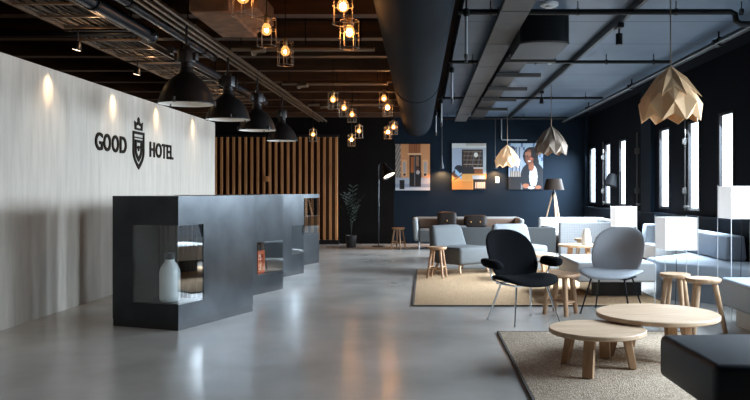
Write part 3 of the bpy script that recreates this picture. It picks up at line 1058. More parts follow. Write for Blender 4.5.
# ================================================================== CUBE LAMPS
def cube_lamp(x, y, z0, z1, s, label, base=0.0):
    t = thing('floor_lamp', label, 'lamp', (x, y, base), 0, 'white cube lamps on thin rods')
    z0 -= base; z1 -= base
    m = MB()
    e = 0.004
    m.box(0, s, 0, e, z0, z1); m.box(0, s, s - e, s, z0, z1)
    m.box(0, e, e, s - e, z0, z1); m.box(s - e, s, e, s - e, z0, z1)
    m.build('lamp_shade', 'white_shade', t, flat=True)
    for (a, b) in ((0, 0), (s, 0), (s, s), (0, s)):
        MB().cyl((a + (-0.004 if a == 0 else 0.004), b + (-0.004 if b == 0 else 0.004), 0), (a + (-0.004 if a == 0 else 0.004), b + (-0.004 if b == 0 else 0.004), z1 + 0.012), 0.0035, n=8).build('rod', 'white_steel', t)
    m = MB()
    zc = (z0 + z1) / 2
    m.cyl((e, s / 2, z0 + 0.04), (s - e, s / 2, z0 + 0.04), 0.004); m.cyl((s / 2, s / 2, z0 + 0.02), (s / 2, s / 2, zc - 0.05), 0.018)
    m.build('socket', 'black_metal', t)
    MB().sphere((s / 2, s / 2, zc), 0.045, 8).build('bulb', 'white_plastic', t)
    MB().tube([(s / 2, s / 2, z0 + 0.02), (s / 2 + 0.005, s / 2, z0 - 0.2), (s / 2 - 0.01, s / 2, 0.006)], 0.003, 6).build('cord', 'black_metal', t)


cube_lamp(2.29, 7.05, 0.645, 0.955, 0.305, 'white cube lamp on thin rods behind the pair of pale stools')
cube_lamp(2.845, 6.87, 0.95, 1.255, 0.31, 'tall white cube lamp on rods at the right edge of the photo')
cube_lamp(2.93, 11.35, 0.66, 0.975, 0.315, 'farthest white cube lamp, below the third window slit', 0.013 if False else 0.0)

# ================================================================== OTHER FLOOR LAMPS
t = thing('floor_lamp', 'wooden tripod floor lamp with taupe drum shade before the blue wall', 'lamp', (2.82, 16.2, 0))
MB().lathe([(0.225, 1.245), (0.165, 1.49)], 40, caps=False).build('lamp_shade', 'taupe_shade', t)
MB().cyl((0, 0, 1.12), (0, 0, 1.33), 0.02).build('socket', 'black_metal', t)
m = MB()
for k in range(3):
    a = -PI / 2 + 0.15 + k * 2 * PI / 3
    m2 = MB()
    for d in (-0.012, 0.012):
        m2.beam((math.cos(a) * 0.33 - math.sin(a) * d, math.sin(a) * 0.33 + math.cos(a) * d, 0.0), (math.cos(a) * 0.03 - math.sin(a) * d, math.sin(a) * 0.03 + math.cos(a) * d, 1.17), 0.016, 0.02)
    m2.build('leg', 'stool_wood', t)
m.cyl((0, 0, 1.10), (0, 0, 1.19), 0.045)
m.build('hub', 'black_metal', t)

t = thing('floor_lamp', 'slim black floor lamp with lit tilted dome shade beside the plant', 'lamp', (-1.02, 16.3, 0))
MB().lathe([(0.15, 0), (0.15, 0.012), (0.02, 0.02)], 32).build('base', 'black_metal', t)
MB().cyl((0, 0, 0.015), (0, 0, 1.80), 0.012).build('pole', 'pipe_blue', t)
MB().tube([(0, 0, 1.78), (0.05, -0.02, 1.84), (0.11, -0.04, 1.82)], 0.01).build('arm', 'black_metal', t)
ax = V((0.42, -0.30, -0.86)).normalized()
mt = Matrix.Translation((0.11, -0.04, 1.83)) @ ax.to_track_quat('Z', 'Y').to_matrix().to_4x4()
MB(mt).lathe([(0.03, 0), (0.05, 0.02), (0.055, 0.10), (0.09, 0.16), (0.15, 0.33)], 32, caps=False).build('lamp_shade', 'lamp_black', t)
MB(mt).lathe([(1e-5, 0.30), (0.135, 0.30)], 32, caps=False).build('diffuser', 'lamp_glow', t)
q = mt @ V((0, 0, 0.36))
L = spot('floor_lamp_light', q, q + ax, 25, (1.0, 0.72, 0.46), 110, parent=t)

t = thing('floor_lamp', 'grey reading lamp with tilted drum shade in front of the far window slits', 'lamp', (3.40, 12.85, 0))
MB().lathe([(0.11, 0), (0.11, 0.012), (0.02, 0.02)], 32).build('base', 'black_metal', t)
MB().cyl((0, 0, 0.015), (0, 0, 1.55), 0.009).build('pole', 'grey_shade', t)
MB().tube([(0.0, 0, 1.50), (-0.05, -0.03, 1.56), (-0.15, -0.08, 1.50)], 0.008).build('arm', 'black_metal', t)
ax = V((-0.25, -0.10, -1)).normalized()
mt = Matrix.Translation((-0.16, -0.08, 1.51)) @ ax.to_track_quat('Z', 'Y').to_matrix().to_4x4()
MB(mt).lathe([(0.02, 0), (0.075, 0.005), (0.12, 0.21)], 32, caps=False).build('lamp_shade', 'grey_shade', t)

# plant
t = thing('potted_palm', 'dark slender potted palm standing beside the slat screen', 'plant', (-1.6, 16.05, 0))
MB().lathe([(0.10, 0), (0.125, 0.26), (0.115, 0.26), (0.10, 0.22), (1e-5, 0.22)], 28).build('pot', 'pot', t)
m = MB(); lf = MB()
for k in range(11):
    a = k * 2.4
    hgt = 0.62 + 0.5 * random.random(); sp = 0.10 + 0.16 * random.random()
    path = [V((math.cos(a) * sp * q ** 2 * 1.1, math.sin(a) * sp * q ** 2 * 1.1, 0.22 + hgt * (1.25 * q - 0.28 * q * q))) for q in [i / 9 for i in range(10)]]
    m.tube(path, 0.006, 5)
    for i in range(4, 10):
        pp = path[i]; d = (path[i] - path[i - 1]).normalized()
        for sgn in (-1, 1):
            side = V((-math.sin(a) * sgn, math.cos(a) * sgn, 0))
            tip = pp + side * 0.12 + d * 0.09 - V((0, 0, 0.02))
            wv = d * 0.010
            lf._add([pp - wv, pp + wv, pp.lerp(tip, 0.5) + wv * 1.6 + V((0, 0, 0.01)), tip, pp.lerp(tip, 0.5) - wv * 1.6 + V((0, 0, 0.01))], [(0, 1, 2, 3, 4)])
m.build('stem', 'leaf', t)
lf.build('foliage', 'leaf', t, flat=True)

# ================================================================== PICTURES
def picture(px0, px1, py0, py1, draw, label):
    Y = YB - 0.03
    k = Y / 740
    x0, x1 = (px0 - 425) * k, (px1 - 425) * k
    z1, z0 = 1.2 - (py0 - 192) * k, 1.2 - (py1 - 192) * k
    t = thing('picture', label, 'picture', ((x0 + x1) / 2, YB, z0), 0, 'photographs on the back wall')
    w, h = x1 - x0, z1 - z0
    MB().box(-w / 2, w / 2, -0.026, -0.002, 0, h).build('panel', 'black_metal', t)
    NX, NY = 84, 112
    bm = bmesh.new()
    lay = bm.loops.layers.float_color.new('Col')
    vv = [[bm.verts.new((-w / 2 + w * i / NX, -0.0265, h * j / NY)) for i in range(NX + 1)] for j in range(NY + 1)]
    rnd = random.Random(px0)
    for j in range(NY):
        for i in range(NX):
            f = bm.faces.new((vv[j][i], vv[j][i + 1], vv[j + 1][i + 1], vv[j + 1][i]))
            c = draw((i + 0.5) / NX, 1 - (j + 0.5) / NY)
            q = 1 + (rnd.random() - 0.5) * 0.16
            for l in f.loops: l[lay] = (*[max(0, 0.8 * v * q) ** 1.15 for v in c], 1)
    me = bpy.data.meshes.new('print'); bm.to_mesh(me); bm.free()
    mm, nt, b = new_mat('printed_photograph')
    vc = nt.nodes.new('ShaderNodeVertexColor'); vc.layer_name = 'Col'
    nt.links.new(vc.outputs[0], b.inputs['Base Color'])
    b.inputs['Roughness'].default_value = 0.5
    me.materials.append(mm)
    o = bpy.data.objects.new('print', me); C.objects.link(o); o.parent = t
    return t


def srgb(r, g, b):
    return tuple(((c / 255) / 12.92 if c / 255 <= 0.04045 else ((c / 255 + 0.055) / 1.055) ** 2.4) for c in (r, g, b))


def ell(u, v, cx, cy, a, b): return ((u - cx) / a) ** 2 + ((v - cy) / b) ** 2 < 1
def rc(u, v, a, b, c, d): return a <= u <= b and c <= v <= d


def pic_facade(u, v):
    c = srgb(205, 150, 105)
    if u < 0.16: c = srgb(120, 112, 106) if (int(v * 22) + int(u * 40)) % 3 else srgb(175, 165, 155)
    if 0.38 < u < 0.73 and v < 0.2: c = srgb(165, 105, 65) if int(u * 60) % 3 else srgb(120, 75, 48)
    if 0.36 < u < 0.75 and 0.2 < v < 0.23: c = srgb(230, 190, 150)
    for cx in (0.26, 0.86):
        if abs(u - cx) < 0.075 and 0.34 < v < 0.70: c = srgb(222, 175, 130)
        if abs(u - cx) < 0.04 and 0.38 < v < 0.62: c = srgb(170, 165, 165)
        if ell(u, v, cx, 0.66, 0.04, 0.03): c = srgb(60, 65, 75)
    if v > 0.72: c = srgb(168, 172, 180)
    if v > 0.86: c = srgb(140, 150, 165)
    if v > 0.94: c = srgb(190, 195, 200)
    if rc(u, v, 0.40, 0.74, 0.24, 0.92): c = srgb(22, 18, 18)
    if rc(u, v, 0.44, 0.54, 0.28, 0.62): c = srgb(170, 105, 60)
    if rc(u, v, 0.60, 0.68, 0.27, 0.48): c = srgb(150, 115, 90)
    if rc(u, v, 0.55, 0.57, 0.24, 0.9): c = srgb(120, 120, 125)
    if ell(u, v, 0.66, 0.68, 0.09, 0.18): c = srgb(16, 18, 30)
    if ell(u, v, 0.65, 0.61, 0.05, 0.045): c = srgb(190, 180, 175)
    if ell(u, v, 0.64, 0.53, 0.04, 0.035): c = srgb(90, 60, 50)
    if rc(u, v, 0.12, 0.26, 0.78, 0.97): c = srgb(20, 22, 26)
    return c


def pic_interior(u, v):
    c = srgb(168, 172, 176)
    if u < 0.28: c = srgb(165, 175, 190)
    if v < 0.10: c = srgb(205, 205, 200)
    if v < 0.05 and u > 0.4: c = srgb(175, 170, 160)
    if rc(u, v, 0.28, 0.90, 0.13, 0.66): c = srgb(48, 42, 42)
    if rc(u, v, 0.33, 0.88, 0.16, 0.52):
        if int(v * 100) % 9 < 1: c = srgb(165, 150, 130)
        elif int(u * 37 + v * 11) % 4 == 0: c = srgb(110, 78, 58)
        elif int(u * 29 + v * 7) % 5 == 0: c = srgb(92, 100, 112)
    if ell(u, v, 0.70, 0.25, 0.06, 0.05): c = srgb(225, 220, 210)
    if rc(u, v, 0.65, 0.9, 0.55, 0.66): c = srgb(140, 85, 50)
    if rc(u, v, 0.63, 0.9, 0.52, 0.55): c = srgb(215, 205, 195)
    if v > 0.66: c = srgb(214, 160, 92)
    if v > 0.82 and u < 0.6: c = srgb(196, 138, 72)
    if ell(u, v, 0.20, 0.56, 0.13, 0.09): c = srgb(32, 36, 52)
    if ell(u, v, 0.10, 0.66, 0.10, 0.08): c = srgb(95, 70, 55)
    if abs((v - 0.62) - (u - 0.12) * 0.7) < 0.05 and 0.10 < u < 0.28: c = srgb(150, 185, 210)
    if abs((v - 0.70) - (0.25 - u) * 0.5) < 0.012 and 0.05 < u < 0.3: c = srgb(60, 45, 35)
    if rc(u, v, 0.60, 0.97, 0.70, 0.78): c = srgb(188, 190, 192)
    if rc(u, v, 0.62, 1.0, 0.78, 1.0): c = srgb(35, 32, 32)
    if rc(u, v, 0.67, 0.98, 0.84, 0.97): c = srgb(210, 195, 175) if int(u * 50) % 3 else srgb(110, 75, 60)
    return c


def pic_woman(u, v):
    c = srgb(150, 165, 185)
    if v < 0.16: c = srgb(165, 182, 195)
    if (int(u * 17) * 7 + int(v * 13) * 5) % 6 == 0 and v < 0.6: c = srgb(95, 115, 145)
    if rc(u, v, 0.08, 0.40, 0.08, 0.62): c = srgb(165, 172, 180) if int(u * 30) % 3 else srgb(85, 100, 125)
    if ell(u, v, 0.1, 0.12, 0.1, 0.06): c = srgb(45, 65, 95)
    if rc(u, v, 0.04, 0.34, 0.60, 0.72): c = srgb(185, 175, 165) if int(u * 40) % 2 else srgb(95, 75, 65)
    if v > 0.72 and u < 0.40: c = srgb(26, 28, 34)
    if rc(u, v, 0.36, 0.50, 0.78, 1.0): c = srgb(120, 125, 130)
    if ell(u, v, 0.64, 0.28, 0.22, 0.20) or ell(u, v, 0.76, 0.42, 0.12, 0.18): c = srgb(24, 20, 22)
    if ell(u, v, 0.70, 0.74, 0.36, 0.34) or rc(u, v, 0.40, 1.0, 0.78, 1.0): c = srgb(24, 30, 42)
    if ell(u, v, 0.72, 0.72, 0.12, 0.24) and v < 0.92: c = srgb(195, 198, 205)
    if ell(u, v, 0.66, 0.50, 0.08, 0.10): c = srgb(150, 95, 65)
    if ell(u, v, 0.61, 0.30, 0.125, 0.165): c = srgb(128, 80, 58)
    if ell(u, v, 0.57, 0.23, 0.10, 0.05): c = srgb(165, 115, 90)
    if ell(u, v, 0.66, 0.33, 0.04, 0.03): c = srgb(185, 110, 85)
    if ell(u, v, 0.60, 0.385, 0.042, 0.013): c = srgb(235, 228, 220)
    for cx in (0.55, 0.67):
        if ell(u, v, cx, 0.27, 0.022, 0.013): c = srgb(30, 22, 22)
    if ell(u, v, 0.72, 0.20, 0.10, 0.12) and u > 0.66: c = srgb(30, 24, 26)
    if ell(u, v, 0.50, 0.92, 0.10, 0.05): c = srgb(160, 105, 75)
    if ell(u, v, 0.66, 0.96, 0.10, 0.03): c = srgb(205, 200, 205)
    if ell(u, v, 0.86, 0.95, 0.09, 0.04): c = srgb(150, 98, 70)
    return c


picture(395.4, 430, 144, 190.4, pic_facade, 'photograph of a person at a doorway in an ornate facade, leftmost on the back wall')
picture(452, 486.2, 143.3, 189.5, pic_interior, 'photograph of a shelf lined room with ochre floor, middle of the back wall')
picture(508.6, 543, 143.3, 189.5, pic_woman, 'photograph of a smiling woman in a dark jacket, rightmost on the back wall')

# light switch and conduit
t = thing('light_switch', 'white light switch plate on the back wall beside the photographs', 'switch', (1.68, YB, 1.41))
MB().box(-0.045, 0.045, -0.012, -0.001, 0, 0.14, 0.004).build('plate', 'white_plastic', t)
MB().box(-0.02, 0.02, -0.018, -0.0125, 0.04, 0.10, 0.002).build('rocker', 'white_plastic', t)
tag(MB().tube([(1.775, YB - 0.02, 2.89), (1.775, YB - 0.02, 2.43), (1.79, YB - 0.02, 2.41), (2.37, YB - 0.02, 2.41)], 0.012).build('conduit', 'dropper'), 'thin pale conduit elbowing along the top of the back wall', 'pipe')


# ================================================================== HANGING LAMPS
def wall_pendant(x, y, zs, label):
    t = thing('pendant_lamp', label, 'lamp', (x, y, zs), 0, 'slim cone pendants by the back wall')
    MB().cyl((0, 0, 0.17), (0, 0, ZC - zs), 0.006, n=8).build('cord', 'galv', t)
    MB().lathe([(0.05, 0), (0.045, 0.05), (0.02, 0.16), (0.012, 0.30)], 20, caps=False).build('lamp_shade', 'grey_shade', t)
    MB().lathe([(1e-5, 0.01), (0.042, 0.01)], 20, caps=False).build('bulb', 'lamp_glow', t)
    spot('pendant_light', (0, 0, -0.01), (0, 0, -1), 75, (1, 0.45, 0.16), 150, parent=t)


wall_pendant(0.39, 17.06, 1.74, 'slim grey cone pendant hanging between the left and middle photographs')
wall_pendant(1.62, 17.06, 1.74, 'slim grey cone pendant hanging behind the lit folded lamp')


def origami(x, y, zb, s, mat, label, lit=0, rot=0.0):
    t = thing('pendant_lamp', label, 'lamp', (x, y, zb), rot, 'folded origami pendant lamps')
    n = 8

    def tier(rings, name):
        vs = []
        for (r, z, off, ri, zi) in rings:
            for i in range(2 * n):
                a = PI * (i + off) / n
                rr, zz = (r, z) if i % 2 == 0 else (ri, zi)
                vs.append((math.cos(a) * rr * s, math.sin(a) * rr * s, zz * s))
        f = []
        N = 2 * n
        for k in range(len(rings) - 1):
            for i in range(N):
                j = (i + 1) % N
                a, b, c, d = k * N + i, k * N + j, (k + 1) * N + j, (k + 1) * N + i
                if i % 2 == k % 2: f += [(a, b, c), (a, c, d)]
                else: f += [(a, b, d), (b, c, d)]
        mb = MB(); mb._add(vs, f)
        o = mb.build(name, mat, t, flat=True)
        sm = o.modifiers.new('thickness', 'SOLIDIFY'); sm.thickness = 0.003
        return o
    # unit: width 0.5, height 0.47
    tier([(0.012, 0.47, 0, 0.012, 0.47), (0.135, 0.370, 0, 0.095, 0.372), (0.258, 0.200, 0, 0.175, 0.285)], 'upper_tier')
    tier([(0.18, 0.28, 0, 0.18, 0.28), (0.215, 0.19, 0, 0.262, 0.150), (0.248, 0.0, 0, 0.215, 0.055)], 'lower_tier')
    MB().cyl((0, 0, 0.46 * s), (0, 0, ZC - zb), 0.005, n=8).build('cord', 'rail', t)
    MB().cyl((0, 0, 0.30 * s), (0, 0, 0.40 * s), 0.02, n=12).build('socket', 'white_plastic', t)
    MB().sphere((0, 0, 0.25 * s), 0.045, 8).build('bulb', 'white_plastic', t)
    if lit: point('pendant_glow', (0, 0, 0.2 * s), lit, (1, 0.6, 0.3), 0.05, t)


origami(1.99, 6.0, 1.765, 0.96, 'paper', 'large pale folded veneer pendant in the right foreground above the tables', rot=0.2)
origami(2.03, 11.9, 1.79, 1.0, 'paper_grey', 'grey brown folded pendant in front of the portrait photograph', 3, 0.1)
origami(1.68, 15.1, 1.70, 0.98, 'paper_lit', 'small warmly lit folded pendant, farthest of the folded lamps', 2, 0.3)


def cage_lamp_proto():
    t = thing('pendant_lamp', 'x', 'lamp', (0, 0, 0), 0, 'wire cage bulb pendants')
    MB().lathe([(0.012, 0.13), (0.022, 0.12), (0.022, 0.06), (0.016, 0.05)], 14).build('socket', 'brass', t)
    bu = MB().lathe([(1e-5, -0.044), (0.020, -0.040), (0.036, -0.026), (0.043, -0.004), (0.040, 0.018), (0.027, 0.038), (0.017, 0.055)], 20, caps=False).build('bulb', 'envelope', t)
    MB().sphere((0, 0, -0.002), 0.017, 6, 1.2).build('filament', 'bulb', bu)
    m = MB()
    R = 0.075
    for z, r in ((0.09, R), (0.0, R), (-0.13, R)):
        m.tube([(math.cos(2 * PI * k / 20) * r, math.sin(2 * PI * k / 20) * r, z) for k in range(20)], 0.0028, 5, True)
    for k in range(6):
        a = 2 * PI * k / 6 + 0.2
        m.tube([(0.02 * math.cos(a), 0.02 * math.sin(a), 0.115), (R * math.cos(a), R * math.sin(a), 0.09), (R * math.cos(a), R * math.sin(a), -0.13)], 0.0028, 5)
    m.build('cage', 'cage', t)
    return t


cp = cage_lamp_proto()
cages = [
    (266.6, 30, 6.0, 'left one of the two caged bulbs hanging near the rusty duct box', 0),
    (285.3, 51.5, 7.0, 'caged bulb just below right of the one near the rusty duct box', 0),
    (343, 6, 5.3, 'big glowing caged bulb at the top edge left of the round duct', 1),
    (349.5, 32, 5.9, 'big glowing caged bulb just under the topmost one beside the duct', 1),
    (243, -3, 5.0, 'partly cut off wire cage pendant at the top edge before the rusty box', 0),
    (333, 99.5, 10.4, 'caged bulb at upper left of the middle distance trio', 0),
    (344, 108, 11.4, 'middle caged bulb of the diagonal middle distance trio', 0),
    (352, 114.5, 12.6, 'lowest right caged bulb of the diagonal middle distance trio', 0),
    (384, 98.5, 10.6, 'upper caged bulb touching the left flank of the round duct', 0),
    (387.5, 107.5, 11.3, 'starry caged bulb close under another beside the round duct', 1),
    (351.5, 139.5, 14.8, 'bright caged bulb hanging lowest, just right of the slat screen top', 1),
    (359, 131, 13.6, 'small caged bulb above right of the bright lowest one', 0),
    (388, 132, 14.2, 'bright caged bulb above the leftmost photograph', 1),
    (393.5, 127, 13.2, 'small caged bulb nearest the duct end above the leftmost photograph', 0),
    (313, 134.5, 14.4, 'small caged bulb in front of the top of the slat screen', 0)]
for i, (px, py, Y, lab, hot) in enumerate(cages):
    loc = ((px - 425) * Y / 740, Y, 1.2 - (py - 192) * Y / 740)
    o = cp if i == 0 else dup(cp)
    o.location = loc
    o.rotation_euler = (0, 0, i * 0.7)
    o['label'] = lab
    MB().cyl((0, 0, 0.125), (0, 0, 3.12 - loc[2]), 0.004, n=6).build('cord', 'pipe_black', o)
    for ch in list(o.children):
        if ch.name.startswith('bulb') and hot:
            fi = ch.children[0]
            fi.data = fi.data.copy(); fi.data.materials.clear(); fi.data.materials.append(M['bulb_hot']); fi.scale = (1.45, 1.45, 1.45)

# industrial dome pendants over the desks
dp = thing('pendant_lamp', 'x', 'lamp', (0, 0, 0), 0, 'black industrial dome pendants')
MB().lathe([(0.250, 0.0), (0.253, 0.006), (0.250, 0.014), (0.243, 0.03), (0.225, 0.095), (0.19, 0.165), (0.145, 0.222), (0.095, 0.262), (0.066, 0.285), (0.062, 0.30)], 48, caps=False).build('dome', 'lamp_black', dp, sharp=60)
MB().lathe([(0.246, 0.004), (0.238, 0.03), (0.218, 0.095), (0.183, 0.16), (0.138, 0.215), (0.09, 0.25), (1e-5, 0.26)], 48, caps=False).build('reflector', 'lamp_white', dp, sharp=60)
MB().lathe([(0.060, 0.295), (0.064, 0.30), (0.056, 0.335), (0.062, 0.34), (0.062, 0.355), (0.052, 0.36), (0.052, 0.385)], 28).build('neck', 'lamp_black', dp)
m = MB(); m.prism([(0.085 * math.cos(a), 0.085 * math.sin(a)) for a in [PI / 8 + k * PI / 4 for k in range(8)]], 0.38, 0.50, 0.008, 2)
m.box(-0.11, -0.07, -0.03, 0.03, 0.40, 0.47, 0.005); m.box(0.07, 0.11, -0.03, 0.03, 0.40, 0.47, 0.005)
m.build('gear_housing', 'lamp_black', dp)
m = MB(); m.tube([(-0.03, 0, 0.50), (-0.03, 0, 0.54), (0, 0, 0.56), (0.03, 0, 0.54), (0.03, 0, 0.50)], 0.007); m.cyl((0, 0, 0.55), (0, 0, 0.72), 0.012)
m.build('hanger', 'black_metal', dp)
for a in (0.6, 2.7, 4.8):
    mm = MB(); mm.box(0.24, 0.262, -0.008, 0.008, -0.004, 0.045, 0.002)
    mo = mm.build('clip', 'galv', dp); mo.rotation_euler = (0, 0, a)
MB().sphere((0, 0, 0.13), 0.055, 8, 1.3).build('bulb', 'white_plastic', dp)
for i, (px, py, Y, lab) in enumerate(((186.4, 104.6, 6.76, 'largest black dome pendant hanging over the nearest reception desk'), (228, 120, 8.52, 'second black dome pendant from the camera above the desks'),
                                      (257.2, 130.7, 10.0, 'third black dome pendant from the camera above the desks'), (282, 141, 12.13, 'farthest black dome pendant in front of the slat screen'))):
    loc = ((px - 425) * Y / 740, Y, 1.2 - (py - 192) * Y / 740)
    o = dp if i == 0 else dup(dp)
    o.location = loc; o['label'] = lab; o.rotation_euler = (0, 0, i * 0.5 - 0.2)

# ================================================================== CEILING SERVICES, RIGHT
tx = lambda y: -0.075 - 0.009 * (y - 5)
t = thing('air_duct', 'large dark round air duct running the length of the ceiling', 'duct', (tx(5), 5, 2.71))
m = MB()
m.cyl((tx(-3.1) - tx(5), -8.1, 0), (tx(15.9) - tx(5), 10.9, 0), 0.315, n=64)
m.build('duct_pipe', 'duct', t)
for y in (4.2, 9.9, 15.6):
    MB().cyl((tx(y) - tx(5), y - 5, 0), (tx(y) - tx(5), y - 5 + 0.03, 0), 0.322, n=64).build('flange', 'duct', t)

t = thing('cable_tray', 'flat grey steel cable tray running beside the round duct', 'tray', (0.80, 11, 2.80))
m = MB()
m.box(-0.125, 0.125, -7.5, 5.8, 0, 0.006); m.box(-0.13, -0.125, -7.5, 5.8, 0, 0.06); m.box(0.125, 0.13, -7.5, 5.8, 0, 0.06)
m.build('channel', 'galv', t, flat=True)
m = MB()
for k in range(8):
    y = -5.9 + k * 1.45
    m.box(-0.127, 0.127, y, y + 0.012, -0.003, -0.0003)
    for q in range(9):
        m.box(-0.10 + q * 0.024, -0.09 + q * 0.024, y + 0.5, y + 0.52, -0.002, -0.0003)
m.build('joint_strip', 'pipe_black', t, flat=True)
m = MB()
for y in (-4, -1, 2, 5): m.cyl((-0.11, y, 0.006), (-0.11, y, 0.15), 0.006, n=6); m.cyl((0.11, y, 0.006), (0.11, y, 0.15), 0.006, n=6)
m.build('hanger', 'pipe_black', t)

for i, (y, x0, x1, lab) in enumerate(((6.78, 0.30, 2.80, 'nearest black pipe crossing below the blue ceiling panels'), (9.39, 0.30, 3.12, 'second black pipe crossing below the blue ceiling panels'),
                                      (13.0, 0.22, 3.12, 'third black pipe crossing below the blue ceiling panels'), (16.55, 0.2, 3.12, 'farthest black pipe crossing just in front of the back wall'))):
    t = thing('ceiling_pipe', lab, 'pipe', (x0, y, 2.85), 0, 'black pipes crossing the lounge ceiling')
    m = MB()
    if i == 0:
        m.tube([(0, 0, 0), (x1 - x0, 0, 0), (x1 - x0 + 0.04, 0, -0.02), (x1 - x0 + 0.05, 0, -0.08), (x1 - x0 + 0.09, 0, -0.11), (x1 - x0 + 0.6, 0, -0.11)], 0.027, 12)
    else:
        m.cyl((0, 0, 0), (x1 - x0, 0, 0), 0.022)
    m.build('pipe', 'pipe_black', t)
    for q in (0.3, 1.1, 2.0, 2.6):
        m = MB(); m.cyl((q - 0.012, 0, 0), (q + 0.012, 0, 0), 0.032); m.cyl((q, 0, 0.02), (q, 0, 0.099), 0.005, n=6)
        m.build('clamp', 'pipe_black', t)
for i, (x, y, lab) in enumerate(((0.36, 6.45, 'nearest pale sprinkler dropper right of the round duct'), (0.347, 9.5, 'second pale sprinkler dropper right of the round duct'),
                                 (0.285, 12.8, 'third pale sprinkler dropper right of the round duct'), (0.22, 14.8, 'farthest pale sprinkler dropper right of the round duct'))):
    t = thing('sprinkler_dropper', lab, 'sprinkler', (x, y, 2.33), 0, 'pale sprinkler droppers')
    MB().cyl((0, 0, 0.03), (0, 0, 0.47), 0.013).build('pipe', 'dropper', t)
    MB().lathe([(0.02, 0), (0.012, 0.005), (0.012, 0.03), (0.019, 0.035), (0.019, 0.07)], 14).build('nozzle', 'galv', t)
    MB().cyl((0, 0, 0.47), (0, 0, (ZC if x > 0.36 else 3.12) - 2.33), 0.008, n=8).build('stem', 'pipe_black', t)
    MB().lathe([(0.019, 0.40), (0.03, 0.41), (0.03, 0.46), (0.019, 0.47)], 14).build('coupling', 'pipe_black', t)

t = thing('ceiling_pipe', 'thick dark pipe with a bright underside strip running along the window side ceiling', 'pipe', (3.2, 0, 2.83))
MB().cyl((0, -2, 0), (0, 17, 0), 0.035).build('pipe', 'pipe_black', t)
MB().box(-0.055, -0.038, 4, 17, -0.03, -0.018).build('strip', 'dropper', t)
for y in (8.0, 11.4, 14.4):
    m = MB()
    m.cyl((0, y, 0), (0, y + 0.12, 0), 0.05); m.cyl((-0.07, y + 0.06, 0.0), (0.07, y + 0.06, 0.0), 0.03)
    m.cyl((0, y + 0.06, 0.0), (0, y + 0.06, 0.119), 0.01)
    m.build('coupling', 'pipe_black', t)
t = thing('light_track', 'black light track running along the lounge ceiling', 'track', (1.92, 0, 2.88))
MB().box(-0.018, 0.018, 3, 16.9, -0.02, 0.015).build('rail', 'black_metal', t)
MB().box(-0.006, 0.006, 3, 16.9, 0.0155, 0.068).build('mount', 'pipe_black', t)
for i, (x, y, lab) in enumerate(((1.92, 7.32, 'black cylinder track spotlight left of the large folded pendant'), (1.92, 12.2, 'far black cylinder track spotlight above the grey brown pendant'))):
    t = thing('spotlight', lab, 'lamp', (x, y, 2.655), 0, 'black track spotlights')
    MB().cyl((0, 0, 0), (0, 0, 0.11), 0.033, n=20).build('head', 'black_metal', t)
    MB().cyl((0, 0, 0.11), (0, 0, 0.16), 0.008, n=8).build('stem', 'black_metal', t)
    MB().box(-0.03, 0.03, -0.08, 0.08, 0.16, 0.204, 0.005).build('adapter', 'black_metal', t)
for (x, y, r, lab) in ((1.15, 6.85, 0.085, 'largest white disc detector near the top edge of the lounge ceiling'), (1.66, 9.85, 0.05, 'middle white disc detector on the lounge ceiling'), (2.0, 12.9, 0.05, 'farthest white disc detector on the lounge ceiling')):
    t = thing('smoke_detector', lab, 'detector', (x, y, ZC), 0, 'white ceiling discs')
    MB().lathe([(r * 0.8, -0.035), (r, -0.025), (r, -0.001)], 28).build('base', 'disc_light', t)
    MB().lathe([(r * 0.3, -0.05), (r * 0.5, -0.045), (r * 0.5, -0.035)], 20).build('sensor', 'disc_light', t)

t = thing('ventilation_unit', 'black ventilation unit with curved front under the lounge ceiling', 'duct', (1.18, 7.3, 2.66))
MB().box(-0.24, 0.24, 0.0, 0.85, 0, 0.285).build('housing', 'pipe_black', t)
m = MB()
m.prism([(0.235 * math.cos(a), -0.001 - 0.11 * abs(math.sin(a))) for a in [PI + PI * k / 16 for k in range(17)]], 0.012, 0.285)
m.build('curved_front', 'pipe_black', t)
m = MB()
m.prism([(0.245 * math.cos(a), -0.001 - 0.12 * abs(math.sin(a))) for a in [PI + PI * k / 16 for k in range(17)]], -0.006, 0.012)
m.build('lip', 'galv', t)
MB().box(-0.22, 0.05, 0.86, 8.2, 0.10, 0.285).build('duct_run', 'pipe_black', t)
for y in (1.3, 2.4, 3.7, 5.0, 6.4):
    MB().box(-0.24, 0.34, y, y + 0.05, 0.05, 0.0995).build('bracket', 'galv', t)

# ================================================================== CEILING SERVICES, LEFT
def ladder(x0, x1, y0, y1, z, label):
    t = thing('cable_ladder', label, 'tray', ((x0 + x1) / 2, y0, z), 0, 'cable ladders over the reception wall')
    a = (x1 - x0) / 2
    for sx in (-a, a): MB().box(sx - 0.012, sx + 0.012, 0, y1 - y0, 0, 0.07).build('side_rail', 'rail', t)
    n = int((y1 - y0) / 0.45)
    for k in range(n + 1):
        MB().box(-a + 0.012, a - 0.012, k * 0.45, k * 0.45 + 0.03, 0.005, 0.02).build('rung', 'rail', t)
    m = MB()
    rnd = random.Random(3)
    for k in range(int(2 * a / 0.055)):
        xx = -a + 0.04 + k * 0.055
        zz = 0.034 + rnd.random() * 0.01
        pts = [(xx + (rnd.random() - 0.5) * 0.03, yy, zz + rnd.random() * 0.008) for yy in [q * (y1 - y0) / 14 for q in range(15)]]
        m.tube(pts, 0.010 + rnd.random() * 0.006, 6)
    o = m.build('cables', 'tray_cable', t); o['kind'] = 'stuff'
    return t


ladder(-3.50, -2.92, 4.0, 7.3, 2.78, 'nearer cable ladder full of cables over the pale partition')
ladder(-3.52, -2.92, 7.55, 13.0, 2.74, 'farther cable ladder full of cables over the pale partition')


